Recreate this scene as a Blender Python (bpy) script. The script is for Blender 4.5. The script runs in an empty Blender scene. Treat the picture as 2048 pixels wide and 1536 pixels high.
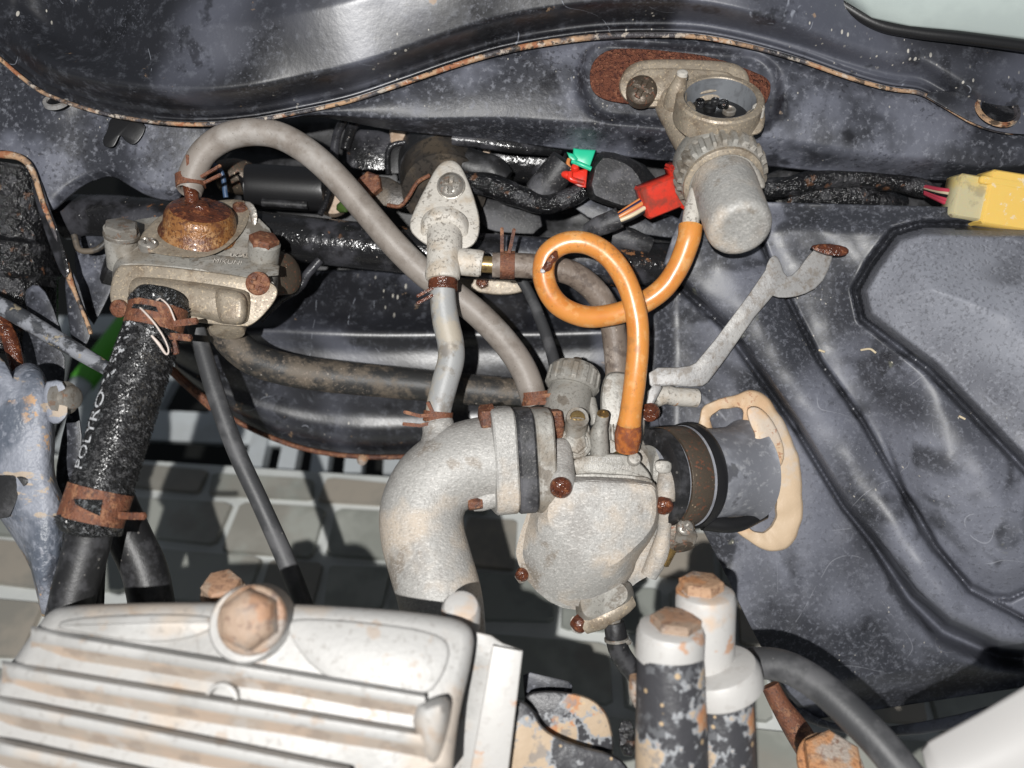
import bpy, bmesh, math, random
from mathutils import Vector, Matrix, noise as mnoise
random.seed(7)
R = math.radians
scene = bpy.context.scene
COL = scene.collection

# ------------------------------------------------------------------ camera, light, exposure
D = 1600.0            # working distance in units; one unit = S metres
S = 0.00018
PITCH = R(50)
CAM = Vector((0, 0, 0.40))
RV = Vector((1, 0, 0))
UV = Vector((0, math.sin(PITCH), math.cos(PITCH)))
FV = Vector((0, math.cos(PITCH), -math.sin(PITCH)))

cd = bpy.data.cameras.new('camera')
cam = bpy.data.objects.new('camera', cd); COL.objects.link(cam)
cam.location = CAM; cam.rotation_euler = (R(90) - PITCH, 0, 0)
cd.sensor_width = 36; cd.lens = 36 * D / 2048
cd.clip_start = 0.005; cd.clip_end = 50
cd.dof.use_dof = True; cd.dof.focus_distance = (D + 60) * S; cd.dof.aperture_fstop = 6.8
scene.camera = cam

w = bpy.data.worlds.new('World'); scene.world = w; w.use_nodes = True
w.node_tree.nodes['Background'].inputs[0].default_value = (0.80, 0.88, 1.0, 1)
w.node_tree.nodes['Background'].inputs[1].default_value = 0.12

def T(v):
    """working frame (right, up, toward the viewer) -> world metres"""
    return CAM + S * (v[0] * RV + v[1] * UV + (D - v[2]) * FV)

ld = bpy.data.lights.new('flash', 'POINT'); ld.energy = 11.5; ld.color = (1.0, 0.985, 0.96)
ld.shadow_soft_size = 0.003
flash = bpy.data.objects.new('flash', ld); COL.objects.link(flash)
flash.location = T((-235, -12, D + 780))

scene.view_settings.view_transform = 'Standard'
scene.view_settings.look = 'None'
scene.view_settings.exposure = 0.0
scene.view_settings.gamma = 1.0
scene.view_settings.use_curve_mapping = False
scene.cycles.max_bounces = 5
scene.cycles.diffuse_bounces = 3
scene.cycles.glossy_bounces = 3
scene.cycles.use_adaptive_sampling = True

# ------------------------------------------------------------------ materials
def mat(name, base, rough=.5, metal=0.0, layers=(), bump=(), spec=.5, coat=0, sss=0, trans=0, sss_col=None, coat_rough=.1):
    """layers: (colour, kind, scale per mm, lo, hi, strength, rough, opts)  bump: (kind, scale, strength, mm)"""
    m = bpy.data.materials.new(name); m.use_nodes = True
    nt = m.node_tree; N = nt.nodes; L = nt.links
    bs = N['Principled BSDF']
    tc = N.new('ShaderNodeTexCoord'); mp = N.new('ShaderNodeMapping')
    L.new(tc.outputs['Object'], mp.inputs[0]); mp.inputs['Scale'].default_value = (1000,) * 3
    rr = random.Random(sum(map(ord, name)))
    mp.inputs['Location'].default_value = (rr.uniform(0, 90), rr.uniform(0, 90), rr.uniform(0, 90))
    def fac(kind, scale, lo, hi, o):
        src = mp.outputs[0]
        if 'stretch' in o:
            m2 = N.new('ShaderNodeMapping'); L.new(src, m2.inputs[0])
            m2.inputs['Rotation'].default_value = o.get('rot', (0, 0, 0))
            m2.inputs['Scale'].default_value = o['stretch']; src = m2.outputs[0]
        if scale > 1.2: scale = .6 + (scale - 1.2) * .28
        if kind == 'noise' and lo != 0: lo, hi = .5 + (lo - .5) * .6, .5 + (hi - .5) * .6
        if kind == 'noise' or kind == 'ridge':
            n = N.new('ShaderNodeTexNoise'); n.inputs['Scale'].default_value = scale
            n.inputs['Detail'].default_value = min(5, o.get('detail', 4)); n.inputs['Roughness'].default_value = o.get('nr', .62)
            n.inputs['Distortion'].default_value = o.get('dist', 0)
            L.new(src, n.inputs['Vector']); out = n.outputs['Fac']
            if kind == 'ridge':
                a = N.new('ShaderNodeMath'); a.operation = 'SUBTRACT'; L.new(out, a.inputs[0]); a.inputs[1].default_value = .5
                b = N.new('ShaderNodeMath'); b.operation = 'ABSOLUTE'; L.new(a.outputs[0], b.inputs[0]); out = b.outputs[0]
        elif kind == 'speck':
            n = N.new('ShaderNodeTexVoronoi'); n.inputs['Scale'].default_value = scale; L.new(src, n.inputs['Vector'])
            sp = N.new('ShaderNodeSeparateColor'); L.new(n.outputs['Color'], sp.inputs[0])
            g = N.new('ShaderNodeMath'); g.operation = 'MULTIPLY'; L.new(sp.outputs[0], g.inputs[0]); L.new(sp.outputs[0], g.inputs[1])
            g2 = N.new('ShaderNodeMath'); g2.operation = 'MULTIPLY'; L.new(g.outputs[0], g2.inputs[0]); g2.inputs[1].default_value = o.get('size', .4)
            d = N.new('ShaderNodeMath'); d.operation = 'SUBTRACT'; L.new(g2.outputs[0], d.inputs[0]); L.new(n.outputs['Distance'], d.inputs[1])
            out = d.outputs[0]
        elif kind == 'cell':
            n = N.new('ShaderNodeTexVoronoi'); n.inputs['Scale'].default_value = scale; L.new(src, n.inputs['Vector']); out = n.outputs['Distance']
        r = N.new('ShaderNodeMapRange'); r.inputs['From Min'].default_value = lo; r.inputs['From Max'].default_value = hi
        r.interpolation_type = 'SMOOTHSTEP'
        L.new(out, r.inputs['Value']); return r.outputs[0]
    colour = None; rg = None
    def rgb(c):
        x = N.new('ShaderNodeRGB'); x.outputs[0].default_value = (*c, 1); return x.outputs[0]
    def val(c):
        x = N.new('ShaderNodeValue'); x.outputs[0].default_value = c; return x.outputs[0]
    colour = rgb(base); rg = val(rough)
    for ly in layers:
        c, kind, scale, lo, hi, st, rgh = ly[:7]; o = ly[7] if len(ly) > 7 else {}
        f = fac(kind, scale, lo, hi, o)
        if 'mask' in o:   # a second noise breaks the layer up
            f2 = fac('noise', o['mask'][0], o['mask'][1], o['mask'][2], {'detail': 3})
            q = N.new('ShaderNodeMath'); q.operation = 'MULTIPLY'; L.new(f, q.inputs[0]); L.new(f2, q.inputs[1]); f = q.outputs[0]
        q = N.new('ShaderNodeMath'); q.operation = 'MULTIPLY'; L.new(f, q.inputs[0]); q.inputs[1].default_value = st; f = q.outputs[0]
        mx = N.new('ShaderNodeMix'); mx.data_type = 'RGBA'; L.new(f, mx.inputs[0]); L.new(colour, mx.inputs[6]); mx.inputs[7].default_value = (*c, 1)
        colour = mx.outputs[2]
        if rgh is not None:
            mr = N.new('ShaderNodeMix'); mr.data_type = 'FLOAT'; L.new(f, mr.inputs[0]); L.new(rg, mr.inputs[2]); mr.inputs[3].default_value = rgh
            rg = mr.outputs[0]
    L.new(colour, bs.inputs['Base Color']); L.new(rg, bs.inputs['Roughness'])
    bs.inputs['Metallic'].default_value = metal
    bs.inputs['Specular IOR Level'].default_value = spec
    bs.inputs['Coat Weight'].default_value = coat; bs.inputs['Coat Roughness'].default_value = coat_rough
    if sss:
        bs.inputs['Subsurface Weight'].default_value = sss; bs.inputs['Subsurface Radius'].default_value = (1, .45, .15)
        bs.inputs['Subsurface Scale'].default_value = .003
    bs.inputs['Transmission Weight'].default_value = trans
    prev = None
    for kind, scale, st, mm in bump:
        f = fac(kind, scale, 0 if kind != 'speck' else -.1, 1 if kind != 'speck' else .3, {'detail': 3})
        b = N.new('ShaderNodeBump'); b.inputs['Strength'].default_value = st; b.inputs['Distance'].default_value = mm * 3 / 1000
        L.new(f, b.inputs['Height'])
        if prev: L.new(prev, b.inputs['Normal'])
        prev = b.outputs[0]
    if prev: L.new(prev, bs.inputs['Normal'])
    return m

DUST = (.20, .212, .262); DUST2 = (.36, .375, .43)
RUSTC = (.165, .062, .032); TAN = (.42, .27, .15); ORNG = (.52, .24, .10)
M = {}
M['frame_paint'] = mat('frame_paint', (.012, .0125, .016), .37, layers=[
    ((.085, .09, .115), 'noise', .012, .44, .66, .85, .42, {'detail': 2, 'nr': .5, 'dist': .4}),
    ((.16, .17, .20), 'noise', .25, .50, .84, .3, .45, {'detail': 5, 'nr': .72}),
    ((.005, .005, .006), 'noise', .06, .62, .74, .6, .30, {'detail': 4}),
    ((.20, .21, .25), 'noise', .9, .60, .80, .25, .5, {'detail': 2, 'mask': (.03, .48, .62)}),
    ((.55, .52, .46), 'speck', .6, .0, .10, .8, .6, {'size': .36, 'stretch': (1, .3, .7), 'rot': (.3, .5, .2), 'mask': (.018, .57, .66)}),
    ((.45, .48, .55), 'ridge', .03, .003, .0, .4, .6, {'stretch': (1, .18, 1), 'rot': (.3, .2, 1.3), 'detail': 1, 'mask': (.09, .58, .64)}),
    (TAN, 'noise', .08, .78, .84, .5, .7, {'detail': 5}),
], bump=[('noise', .25, .08, .25), ('noise', 2, .08, .06)], spec=.9)
M['frame_low'] = mat('frame_low', (.030, .032, .040), .46, layers=[
    ((.15, .158, .195), 'noise', .022, .42, .66, .8, .55, {'detail': 4, 'nr': .6}),
    ((.26, .27, .31), 'noise', .45, .52, .78, .45, .62, {'detail': 5, 'nr': .7}),
    ((.009, .009, .011), 'noise', .6, .56, .70, .55, .38, {'detail': 4, 'mask': (.05, .40, .62)}),
    ((.007, .007, .009), 'noise', .03, .64, .76, .75, .3, {'detail': 4}),
    ((.55, .52, .46), 'speck', .6, 0, .1, .6, .6, {'size': .24, 'stretch': (1, .5, 1), 'mask': (.04, .58, .68)}),
    ((.40, .30, .22), 'noise', .06, .80, .86, .6, .7, {'detail': 5}),
], bump=[('noise', .5, .10, .3), ('noise', 3, .08, .08)])
M['plastic'] = mat('plastic', (.034, .036, .044), .42, layers=[
    ((.17, .178, .215), 'noise', .010, .42, .64, .85, .5, {'detail': 2, 'nr': .5, 'dist': .5}),
    ((.020, .021, .025), 'noise', .020, .54, .70, .8, .34, {'detail': 3, 'dist': .8}),
    ((.28, .29, .335), 'noise', .30, .52, .84, .35, .56, {'detail': 5, 'nr': .74}),
    ((.22, .23, .27), 'noise', 1.4, .56, .78, .35, .6, {'detail': 2}),
    ((.012, .012, .014), 'noise', .6, .60, .76, .35, .4, {'detail': 3}),
    ((.010, .010, .012), 'noise', .040, .64, .86, .65, .28, {'detail': 4}),
    ((.42, .44, .48), 'ridge', .20, .005, .0, .35, .6, {'detail': 2, 'dist': 2.2, 'mask': (.16, .55, .62)}),
    ((.40, .41, .45), 'ridge', .02, .0025, .0, .35, .6, {'detail': 1, 'dist': .6, 'mask': (.05, .54, .62)}),
    ((.60, .56, .48), 'speck', .6, 0, .08, .7, .6, {'size': .26, 'stretch': (1, .4, 1), 'mask': (.025, .60, .68)}),
    ((.30, .30, .21), 'noise', .05, .80, .88, .35, .7, {}),
], bump=[('noise', .3, .06, .25), ('noise', 2.2, .12, .05)])
M['plastic_rough'] = mat('plastic_rough', (.135, .14, .163), .52, layers=[
    ((.24, .25, .285), 'noise', .012, .42, .64, .8, .6, {'detail': 2}),
    ((.055, .057, .066), 'noise', .018, .58, .74, .6, .45, {'detail': 3}),
    ((.30, .31, .35), 'noise', 1.6, .52, .74, .45, .6, {'detail': 3}),
    ((.04, .041, .046), 'noise', 1.6, .54, .74, .4, .5, {'detail': 2, 'stretch': (1.3, 1, 1)}),
    ((.30, .31, .22), 'noise', .03, .74, .84, .5, .7, {}),
    ((.60, .58, .52), 'speck', .5, 0, .08, .6, .6, {'size': .22, 'mask': (.03, .6, .68)}),
], bump=[('noise', 2.4, .2, .08), ('noise', .12, .08, .4)])
M['black_pipe'] = mat('black_pipe', (.012, .012, .013), .2, layers=[
    ((.06, .06, .07), 'noise', .06, .45, .75, .7, .4, {'detail': 4}),
    ((.20, .085, .03), 'noise', .30, .62, .70, .9, .6, {'detail': 5, 'mask': (.035, .56, .66)}),
    ((.5, .45, .4), 'speck', .5, 0, .08, .8, .5, {'size': .2, 'mask': (.05, .52, .62)}),
], bump=[('noise', .35, .25, .4), ('speck', .5, .3, .3)])
M['black_wet'] = mat('black_wet', (.008, .008, .009), .16, layers=[
    ((.05, .05, .055), 'noise', .12, .5, .72, .7, .4, {}),
    ((.16, .07, .03), 'noise', .2, .70, .78, .5, .5, {'detail': 4}),
], bump=[('noise', .5, .5, .8), ('noise', 2, .3, .3)])
M['black_rubber'] = mat('black_rubber', (.014, .014, .015), .45, layers=[
    ((.055, .055, .06), 'noise', .15, .42, .75, .7, .55, {'detail': 7}),
    ((.16, .15, .14), 'speck', .4, 0, .1, .6, .6, {'size': .25})], bump=[('noise', 2, .15, .15)])
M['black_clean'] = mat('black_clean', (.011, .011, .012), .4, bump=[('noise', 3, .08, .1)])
M['boot_black'] = mat('boot_black', (.02, .02, .022), .5, layers=[
    ((.10, .10, .11), 'noise', .07, .42, .7, .8, .65, {'detail': 8}),
    ((.25, .24, .23), 'noise', 1.2, .62, .8, .5, .7, {})], bump=[('noise', 2, .15, .2)])
M['hose_dark'] = mat('hose_dark', (.026, .026, .026), .5, layers=[
    ((.13, .105, .08), 'noise', .055, .44, .68, .9, .65, {'detail': 8, 'nr': .7}),
    ((.25, .2, .16), 'noise', .8, .58, .75, .5, .7, {'detail': 6, 'mask': (.06, .45, .6)}),
    ((.4, .36, .32), 'speck', .35, 0, .1, .6, .7, {'size': .25})], bump=[('noise', 2.5, .15, .15)])
M['cable'] = mat('cable', (.045, .046, .049), .5, layers=[
    ((.10, .10, .105), 'noise', .06, .42, .68, .8, .6, {'detail': 4}),
    ((.3, .29, .28), 'speck', .35, 0, .1, .5, .7, {'size': .18})], bump=[('noise', 1, .12, .15)])
M['cable_dusty'] = mat('cable_dusty', (.045, .048, .055), .5, layers=[
    ((.26, .27, .30), 'noise', .16, .45, .62, .85, .65, {'detail': 5}),
    ((.3, .25, .17), 'noise', .2, .68, .74, .8, .7, {})], bump=[('noise', 1.2, .25, .3)])
M['hose_beige'] = mat('hose_beige', (.255, .225, .20), .5, layers=[
    ((.15, .125, .105), 'noise', .08, .45, .75, .7, .55, {'detail': 7}),
    ((.36, .34, .32), 'noise', .05, .55, .75, .6, .5, {}),
    ((.06, .045, .035), 'speck', 1.1, 0, .1, .75, .6, {'size': .26}),
    ((.05, .04, .03), 'ridge', .06, .004, .0, .5, .6, {'mask': (.1, .56, .62), 'dist': 1.5})], bump=[('noise', 2, .12, .2)])
M['hose_grey'] = mat('hose_grey', (.30, .305, .305), .48, layers=[
    ((.42, .36, .27), 'noise', .05, .48, .68, .7, .55, {'detail': 5}),
    ((.15, .125, .10), 'noise', .11, .56, .74, .65, .5, {'detail': 7}),
    ((.12, .09, .07), 'speck', .9, 0, .1, .5, .6, {'size': .22})], bump=[('noise', 2, .12, .2)])
M['hose_brown'] = mat('hose_brown', (.17, .135, .11), .5, layers=[
    ((.34, .29, .25), 'noise', .06, .5, .7, .7, .55, {}),
    ((.07, .05, .04), 'noise', .3, .5, .75, .7, .6, {'detail': 8}),
    ((.5, .42, .34), 'speck', .5, 0, .08, .5, .7, {'size': .2})], bump=[('noise', 2, .25, .2)])
M['orange'] = mat('orange', (.61, .255, .06), .36, sss=.4, layers=[
    ((.52, .17, .03), 'noise', .03, .46, .70, .6, .3, {}),
    ((.70, .42, .18), 'noise', .2, .56, .75, .5, .4, {'detail': 5}),
    ((.70, .50, .28), 'ridge', .05, .006, .0, .4, .5, {'dist': 1.0, 'mask': (.1, .5, .6)}),
    ((.30, .14, .05), 'noise', .09, .60, .76, .55, .55, {'detail': 5}),
    ((.22, .10, .04), 'noise', .6, .62, .76, .5, .6, {'detail': 4, 'mask': (.05, .45, .6)}),
    ((.30, .11, .03), 'speck', .3, 0, .06, .6, .5, {'size': .2})], bump=[('noise', .8, .06, .2)], coat=.12, coat_rough=.2)
M['orange_end'] = mat('orange_end', (.40, .13, .035), .22, sss=.25, layers=[
    ((.16, .05, .03), 'noise', .2, .45, .7, .8, .3, {})], coat=.3)
CAST_L = [((.235, .22, .205), 'noise', .035, .48, .70, .6, .6, {'detail': 4}),
    ((.50, .42, .335), 'noise', .022, .48, .66, .75, .7, {'detail': 4}),
    ((.19, .15, .11), 'noise', .05, .64, .76, .6, .5, {'detail': 5}),
    ((.17, .155, .14), 'noise', 3.6, .54, .74, .42, .6, {'detail': 3}),
    ((.62, .60, .57), 'noise', 3.6, .56, .72, .42, .5, {'detail': 2, 'stretch': (.6, 1.6, 1), 'rot': (.4, .3, .5)}),
    ((.05, .045, .04), 'speck', .7, 0, .1, .4, .7, {'size': .16, 'mask': (.05, .5, .6)})]
M['cast'] = mat('cast', (.355, .348, .332), .52, .08, CAST_L, bump=[('noise', 2.6, .38, .16), ('noise', .5, .12, .5)])
M['cast_grey'] = mat('cast_grey', (.30, .29, .265), .48, .15, [
    ((.20, .165, .125), 'noise', .045, .46, .66, .75, .6, {'detail': 5}),
    ((.44, .42, .385), 'noise', .05, .54, .70, .6, .5, {'detail': 3}),
    ((.11, .085, .06), 'noise', .10, .62, .74, .7, .45, {'detail': 5}),
    ((.09, .08, .07), 'noise', 2.6, .57, .75, .45, .6, {'detail': 3})], bump=[('noise', 2.4, .2, .15), ('noise', .25, .12, .4)])
M['cast_tan'] = mat('cast_tan', (.30, .255, .20), .45, .2, [
    ((.42, .36, .28), 'noise', .08, .5, .7, .6, .5, {}),
    ((.17, .125, .085), 'noise', .12, .48, .74, .65, .5, {'detail': 8}),
    ((.62, .50, .34), 'noise', 2.8, .6, .74, .6, .35, {}),
    ((.06, .045, .03), 'noise', 1.2, .62, .78, .5, .6, {})], bump=[('noise', 2.2, .22, .15)])
M['cast_white'] = mat('cast_white', (.56, .53, .48), .55, .05, [
    ((.44, .36, .27), 'noise', .10, .48, .74, .7, .6, {'detail': 8}),
    ((.19, .165, .14), 'noise', .7, .56, .72, .75, .6, {'detail': 7, 'mask': (.08, .42, .58)}),
    ((.07, .06, .05), 'noise', 2.2, .60, .74, .6, .7, {'detail': 4, 'mask': (.09, .4, .55)})], bump=[('noise', 2, .22, .2), ('noise', .4, .15, .5)])
M['head_alu'] = mat('head_alu', (.385, .38, .37), .52, .08, [
    ((.30, .295, .285), 'noise', .03, .46, .68, .75, .5, {'detail': 4}),
    ((.42, .345, .275), 'noise', .02, .52, .68, .65, .6, {'detail': 4}),
    ((.22, .205, .19), 'noise', .4, .60, .76, .45, .6, {'detail': 4}),
    ((.34, .25, .18), 'noise', .12, .66, .76, .5, .6, {})], bump=[('noise', 1.4, .18, .2)])
M['steel_white'] = mat('steel_white', (.46, .45, .435), .5, .05, [
    ((.50, .36, .25), 'noise', .035, .54, .70, .75, .6, {'detail': 4}),
    ((.46, .22, .10), 'noise', .10, .66, .76, .7, .6, {'detail': 4}),
    ((.36, .34, .32), 'noise', .3, .6, .75, .4, .5, {})], bump=[('noise', .6, .12, .2)])
M['rust'] = mat('rust', RUSTC, .6, layers=[
    ((.075, .028, .018), 'noise', .12, .46, .66, .85, .45, {'detail': 5}),
    ((.30, .145, .075), 'noise', .35, .52, .72, .75, .7, {'detail': 5}),
    ((.05, .03, .025), 'noise', .9, .58, .70, .6, .6, {})], bump=[('noise', 1.2, .5, .3)])
M['rust_wet'] = mat('rust_wet', (.105, .032, .016), .2, layers=[
    ((.05, .018, .012), 'noise', .3, .45, .7, .8, .15, {'detail': 6}),
    ((.28, .10, .04), 'noise', .5, .58, .74, .7, .4, {})], bump=[('noise', 1.4, .5, .4)], coat=.3)
M['rust_dome'] = mat('rust_dome', (.27, .12, .04), .3, .1, [
    ((.11, .038, .018), 'noise', .07, .46, .62, .9, .4, {'detail': 4}),
    ((.40, .22, .10), 'noise', .12, .54, .68, .7, .4, {}),
    ((.075, .025, .014), 'noise', .9, .52, .66, .8, .4, {'detail': 4}),
    ((.45, .28, .13), 'noise', 1.6, .60, .74, .5, .4, {})], bump=[('noise', 1.2, .3, .2), ('noise', .3, .2, .3)], coat=.2)
M['rust_crust'] = mat('rust_crust', (.17, .06, .035), .85, layers=[
    ((.07, .025, .02), 'noise', .8, .5, .68, .85, .8, {'detail': 8}),
    ((.33, .14, .08), 'noise', 1.8, .55, .74, .7, .9, {'detail': 6})], bump=[('noise', 1.8, 1.0, .7), ('speck', 1.3, .5, .5)], spec=.3)
M['rust_tan'] = mat('rust_tan', (.40, .25, .155), .7, layers=[
    ((.45, .21, .09), 'noise', .08, .46, .64, .85, .7, {'detail': 5}),
    ((.36, .33, .30), 'noise', .07, .56, .68, .8, .6, {'detail': 4}),
    ((.16, .075, .045), 'noise', .5, .58, .72, .7, .7, {})], bump=[('noise', .9, .5, .35)])
M['edge_rust'] = mat('edge_rust', (.06, .055, .06), .45, layers=[
    ((.46, .29, .17), 'noise', .035, .42, .56, .9, .75, {'detail': 7}),
    ((.30, .11, .05), 'noise', .07, .58, .66, .9, .75, {'detail': 8}),
    ((.55, .48, .40), 'noise', .25, .60, .70, .7, .7, {'detail': 6}),
    ((.02, .02, .02), 'noise', .3, .60, .66, .8, .4, {'detail': 5})], bump=[('noise', 2, .5, .3)])
M['steel_brown'] = mat('steel_brown', (.10, .078, .058), .42, .35, [
    ((.08, .065, .05), 'noise', .15, .45, .7, .8, .5, {'detail': 7}),
    ((.62, .48, .33), 'speck', 1.9, 0, .15, .85, .3, {'size': .36, 'mask': (.1, .42, .55)}),
    ((.24, .09, .05), 'noise', .6, .6, .74, .7, .6, {})], bump=[('noise', 3, .3, .15)])
M['steel'] = mat('steel', (.33, .31, .28), .36, .5, [
    ((.17, .14, .11), 'noise', .2, .46, .7, .8, .5, {'detail': 8}),
    ((.26, .13, .07), 'noise', .35, .62, .74, .6, .6, {})], bump=[('noise', 2.2, .3, .15)])
M['bracket'] = mat('bracket', (.31, .305, .30), .5, .2, [
    ((.20, .175, .15), 'noise', .35, .46, .74, .75, .6, {'detail': 7, 'stretch': (1, 1, .4)}),
    ((.46, .45, .43), 'noise', .05, .52, .7, .6, .45, {}),
    ((.13, .10, .08), 'noise', 2, .58, .74, .4, .6, {})], bump=[('noise', 2.5, .2, .15)])
M['inner_alu'] = mat('inner_alu', (.36, .38, .41), .38, .55, [((.24, .25, .27), 'noise', .25, .45, .75, .7, .4, {'stretch': (.3, 3, 1)})])
M['brass'] = mat('brass', (.30, .21, .09), .35, .7, [((.12, .08, .04), 'noise', .6, .5, .7, .7, .5)])
M['red'] = mat('red', (.72, .035, .018), .3, layers=[
    ((.16, .035, .022), 'noise', .09, .50, .72, .75, .45, {'detail': 7})], bump=[('noise', 1, .06, .2)], sss=.1)
M['red_dirty'] = mat('red_dirty', (.60, .04, .022), .32, layers=[((.17, .04, .025), 'noise', .08, .48, .70, .8, .45, {'detail': 4})], bump=[('noise', 1, .06, .2)])
M['green'] = mat('green', (.02, .50, .28), .35, layers=[((.01, .25, .14), 'noise', .2, .6, .75, .5, .4)])
M['yellow'] = mat('yellow', (.78, .52, .13), .4, layers=[
    ((.60, .36, .08), 'noise', .05, .5, .75, .5, .45, {}),
    ((.72, .66, .55), 'noise', .3, .66, .76, .6, .5, {'detail': 7})], bump=[('noise', 1, .05, .2)], sss=.15)
M['cream'] = mat('cream', (.50, .45, .28), .35, layers=[((.62, .46, .13), 'noise', .05, .45, .7, .6, .4, {}),
    ((.28, .24, .16), 'noise', .15, .55, .75, .6, .4)], sss=.2)
M['tan_cloth'] = mat('tan_cloth', (.48, .37, .28), .7, layers=[((.3, .2, .13), 'noise', .2, .5, .7, .7, .8)])
M['wire_pink'] = mat('wire_pink', (.55, .06, .10), .35)
M['wire_orange'] = mat('wire_orange', (.60, .22, .07), .35)
M['wire_navy'] = mat('wire_navy', (.03, .025, .07), .35)
M['wire_cream'] = mat('wire_cream', (.62, .52, .36), .4)
M['wire_blue'] = mat('wire_blue', (.05, .09, .17), .4, layers=[((.15, .2, .28), 'noise', .3, .5, .7, .6, .5)])
M['wire_green'] = mat('wire_green', (.05, .09, .02), .15)
M['sealant'] = mat('sealant', (.60, .455, .31), .5, layers=[
    ((.58, .37, .21), 'noise', .035, .46, .64, .7, .55, {'detail': 3}),
    ((.54, .49, .44), 'noise', .05, .56, .70, .6, .55, {}),
    ((.36, .16, .09), 'noise', .6, .60, .70, .7, .7, {'detail': 5, 'mask': (.03, .52, .62)})], bump=[('noise', .2, .12, .4), ('noise', 1, .08, .2)])
M['boot'] = mat('boot', (.155, .16, .18), .5, layers=[
    ((.30, .31, .345), 'noise', .03, .38, .62, .85, .6, {'detail': 4}),
    ((.38, .385, .40), 'noise', .35, .54, .78, .5, .65, {'detail': 5}),
    ((.03, .03, .034), 'noise', .06, .62, .74, .7, .35, {'detail': 4})], bump=[('noise', 1, .12, .2)])
M['chip_paint'] = mat('chip_paint', (.045, .045, .05), .42, layers=[
    ((.30, .31, .325), 'noise', .045, .475, .52, .9, .5, {'detail': 5, 'nr': .66}),
    ((.44, .33, .22), 'noise', .045, .53, .57, .9, .65, {'detail': 5, 'nr': .66}),
    ((.42, .18, .075), 'noise', .07, .60, .68, .85, .7, {'detail': 5, 'mask': (.045, .50, .56)}),
    ((.15, .155, .165), 'noise', .16, .56, .70, .6, .5, {'detail': 4}),
    ((.47, .34, .2), 'speck', .25, .0, .05, .85, .6, {'size': .26})], bump=[('noise', .045, .25, 1.0), ('noise', .9, .2, .25)])
M['post_paint'] = mat('post_paint', (.10, .115, .145), .42, layers=[
    ((.27, .285, .33), 'noise', .03, .40, .64, .85, .52, {'detail': 4}),
    ((.035, .037, .045), 'noise', .05, .56, .70, .8, .35, {'detail': 5}),
    (DUST2, 'noise', .4, .55, .75, .4, .6, {'detail': 4}),
    ((.50, .30, .15), 'noise', .10, .66, .73, .85, .7, {'detail': 4, 'mask': (.03, .42, .56)}),
    ((.47, .36, .24), 'noise', .12, .64, .72, .7, .7, {'detail': 5, 'stretch': (.5, 1.6, 1.6), 'mask': (.03, .46, .58)})], bump=[('noise', .15, .35, .9), ('noise', .7, .2, .3)])
M['fairing'] = mat('fairing', (.44, .50, .48), .3, layers=[((.36, .41, .40), 'noise', .03, .4, .7, .5, .35, {})], coat=.3)
M['fairing_white'] = mat('fairing_white', (.46, .45, .44), .35, layers=[((.40, .35, .30), 'noise', .04, .5, .7, .6, .45, {})])
M['braid'] = mat('braid', (.02, .021, .022), .3, layers=[
    ((.11, .10, .085), 'noise', .07, .58, .72, .7, .6, {'detail': 6}),
    ((.20, .21, .22), 'noise', 1.4, .6, .72, .7, .3, {'detail': 4})], bump=[('noise', 1.7, 1.0, .8), ('noise', 4, .6, .25)])
M['fibre'] = mat('fibre', (.018, .018, .019), .32, layers=[((.085, .085, .088), 'noise', .5, .54, .62, .9, .3, {})], spec=.55)
M['steel_dark'] = mat('steel_dark', (.05, .043, .037), .4, .2, [((.11, .085, .06), 'noise', .1, .45, .7, .8, .5), ((.015, .015, .015), 'noise', .4, .5, .7, .7, .3)], bump=[('noise', 2, .2, .15)])
M['bolt_tan'] = mat('bolt_tan', (.31, .225, .165), .6, .05, [((.27, .25, .23), 'noise', .05, .45, .62, .8, .5), ((.34, .18, .10), 'noise', .09, .52, .66, .7, .6), ((.14, .08, .055), 'noise', .4, .56, .70, .6, .6)], bump=[('noise', .9, .4, .3)])
M['head_dirt'] = mat('head_dirt', (.37, .315, .265), .6, .05, [((.44, .34, .265), 'noise', .05, .45, .66, .75, .6), ((.26, .215, .18), 'noise', .12, .50, .68, .65, .6), ((.44, .42, .40), 'noise', .07, .60, .72, .6, .5)], bump=[('noise', 1.4, .2, .2)])  # browner tan for the lower flanks of the ribs
M['ink'] = mat('ink', (.50, .51, .53), .6, layers=[((.04, .04, .042), 'noise', .6, .53, .60, .85, .6, {})])
M['thread'] = mat('thread', (.60, .52, .47), .6)
M['rail_white'] = mat('rail_white', (.62, .66, .68), .45, layers=[((.5, .52, .52), 'noise', .02, .45, .7, .6, .5)])
M['green_pole'] = mat('green_pole', (.12, .50, .05), .35)
M['tile_a'] = mat('tile_a', (.40, .41, .37), .45, layers=[((.27, .28, .25), 'noise', .018, .44, .66, .8, .5, {'detail': 4}), ((.31, .275, .235), 'noise', .014, .55, .7, .5, .5, {})])
M['tile_b'] = mat('tile_b', (.32, .335, .305), .45, layers=[((.21, .22, .20), 'noise', .018, .44, .66, .8, .5, {'detail': 4}), ((.30, .31, .275), 'noise', .014, .55, .7, .6, .5, {})])
M['tile_c'] = mat('tile_c', (.38, .34, .285), .45, layers=[((.26, .25, .22), 'noise', .018, .44, .66, .8, .5, {'detail': 4}), ((.31, .30, .265), 'noise', .02, .55, .7, .6, .5, {})])
M['grout'] = mat('grout', (.68, .70, .68), .6, layers=[((.58, .60, .58), 'noise', .02, .45, .7, .6, .6)])
M['dark_ground'] = mat('dark_ground', (.012, .013, .012), .8)

# ------------------------------------------------------------------ geometry helpers
def p(x, y, z=0.0):
    k = (D - z) / D
    return Vector(((x - 1024) * k, (768 - y) * k, z))
def kz(z): return (D - z) / D

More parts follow.
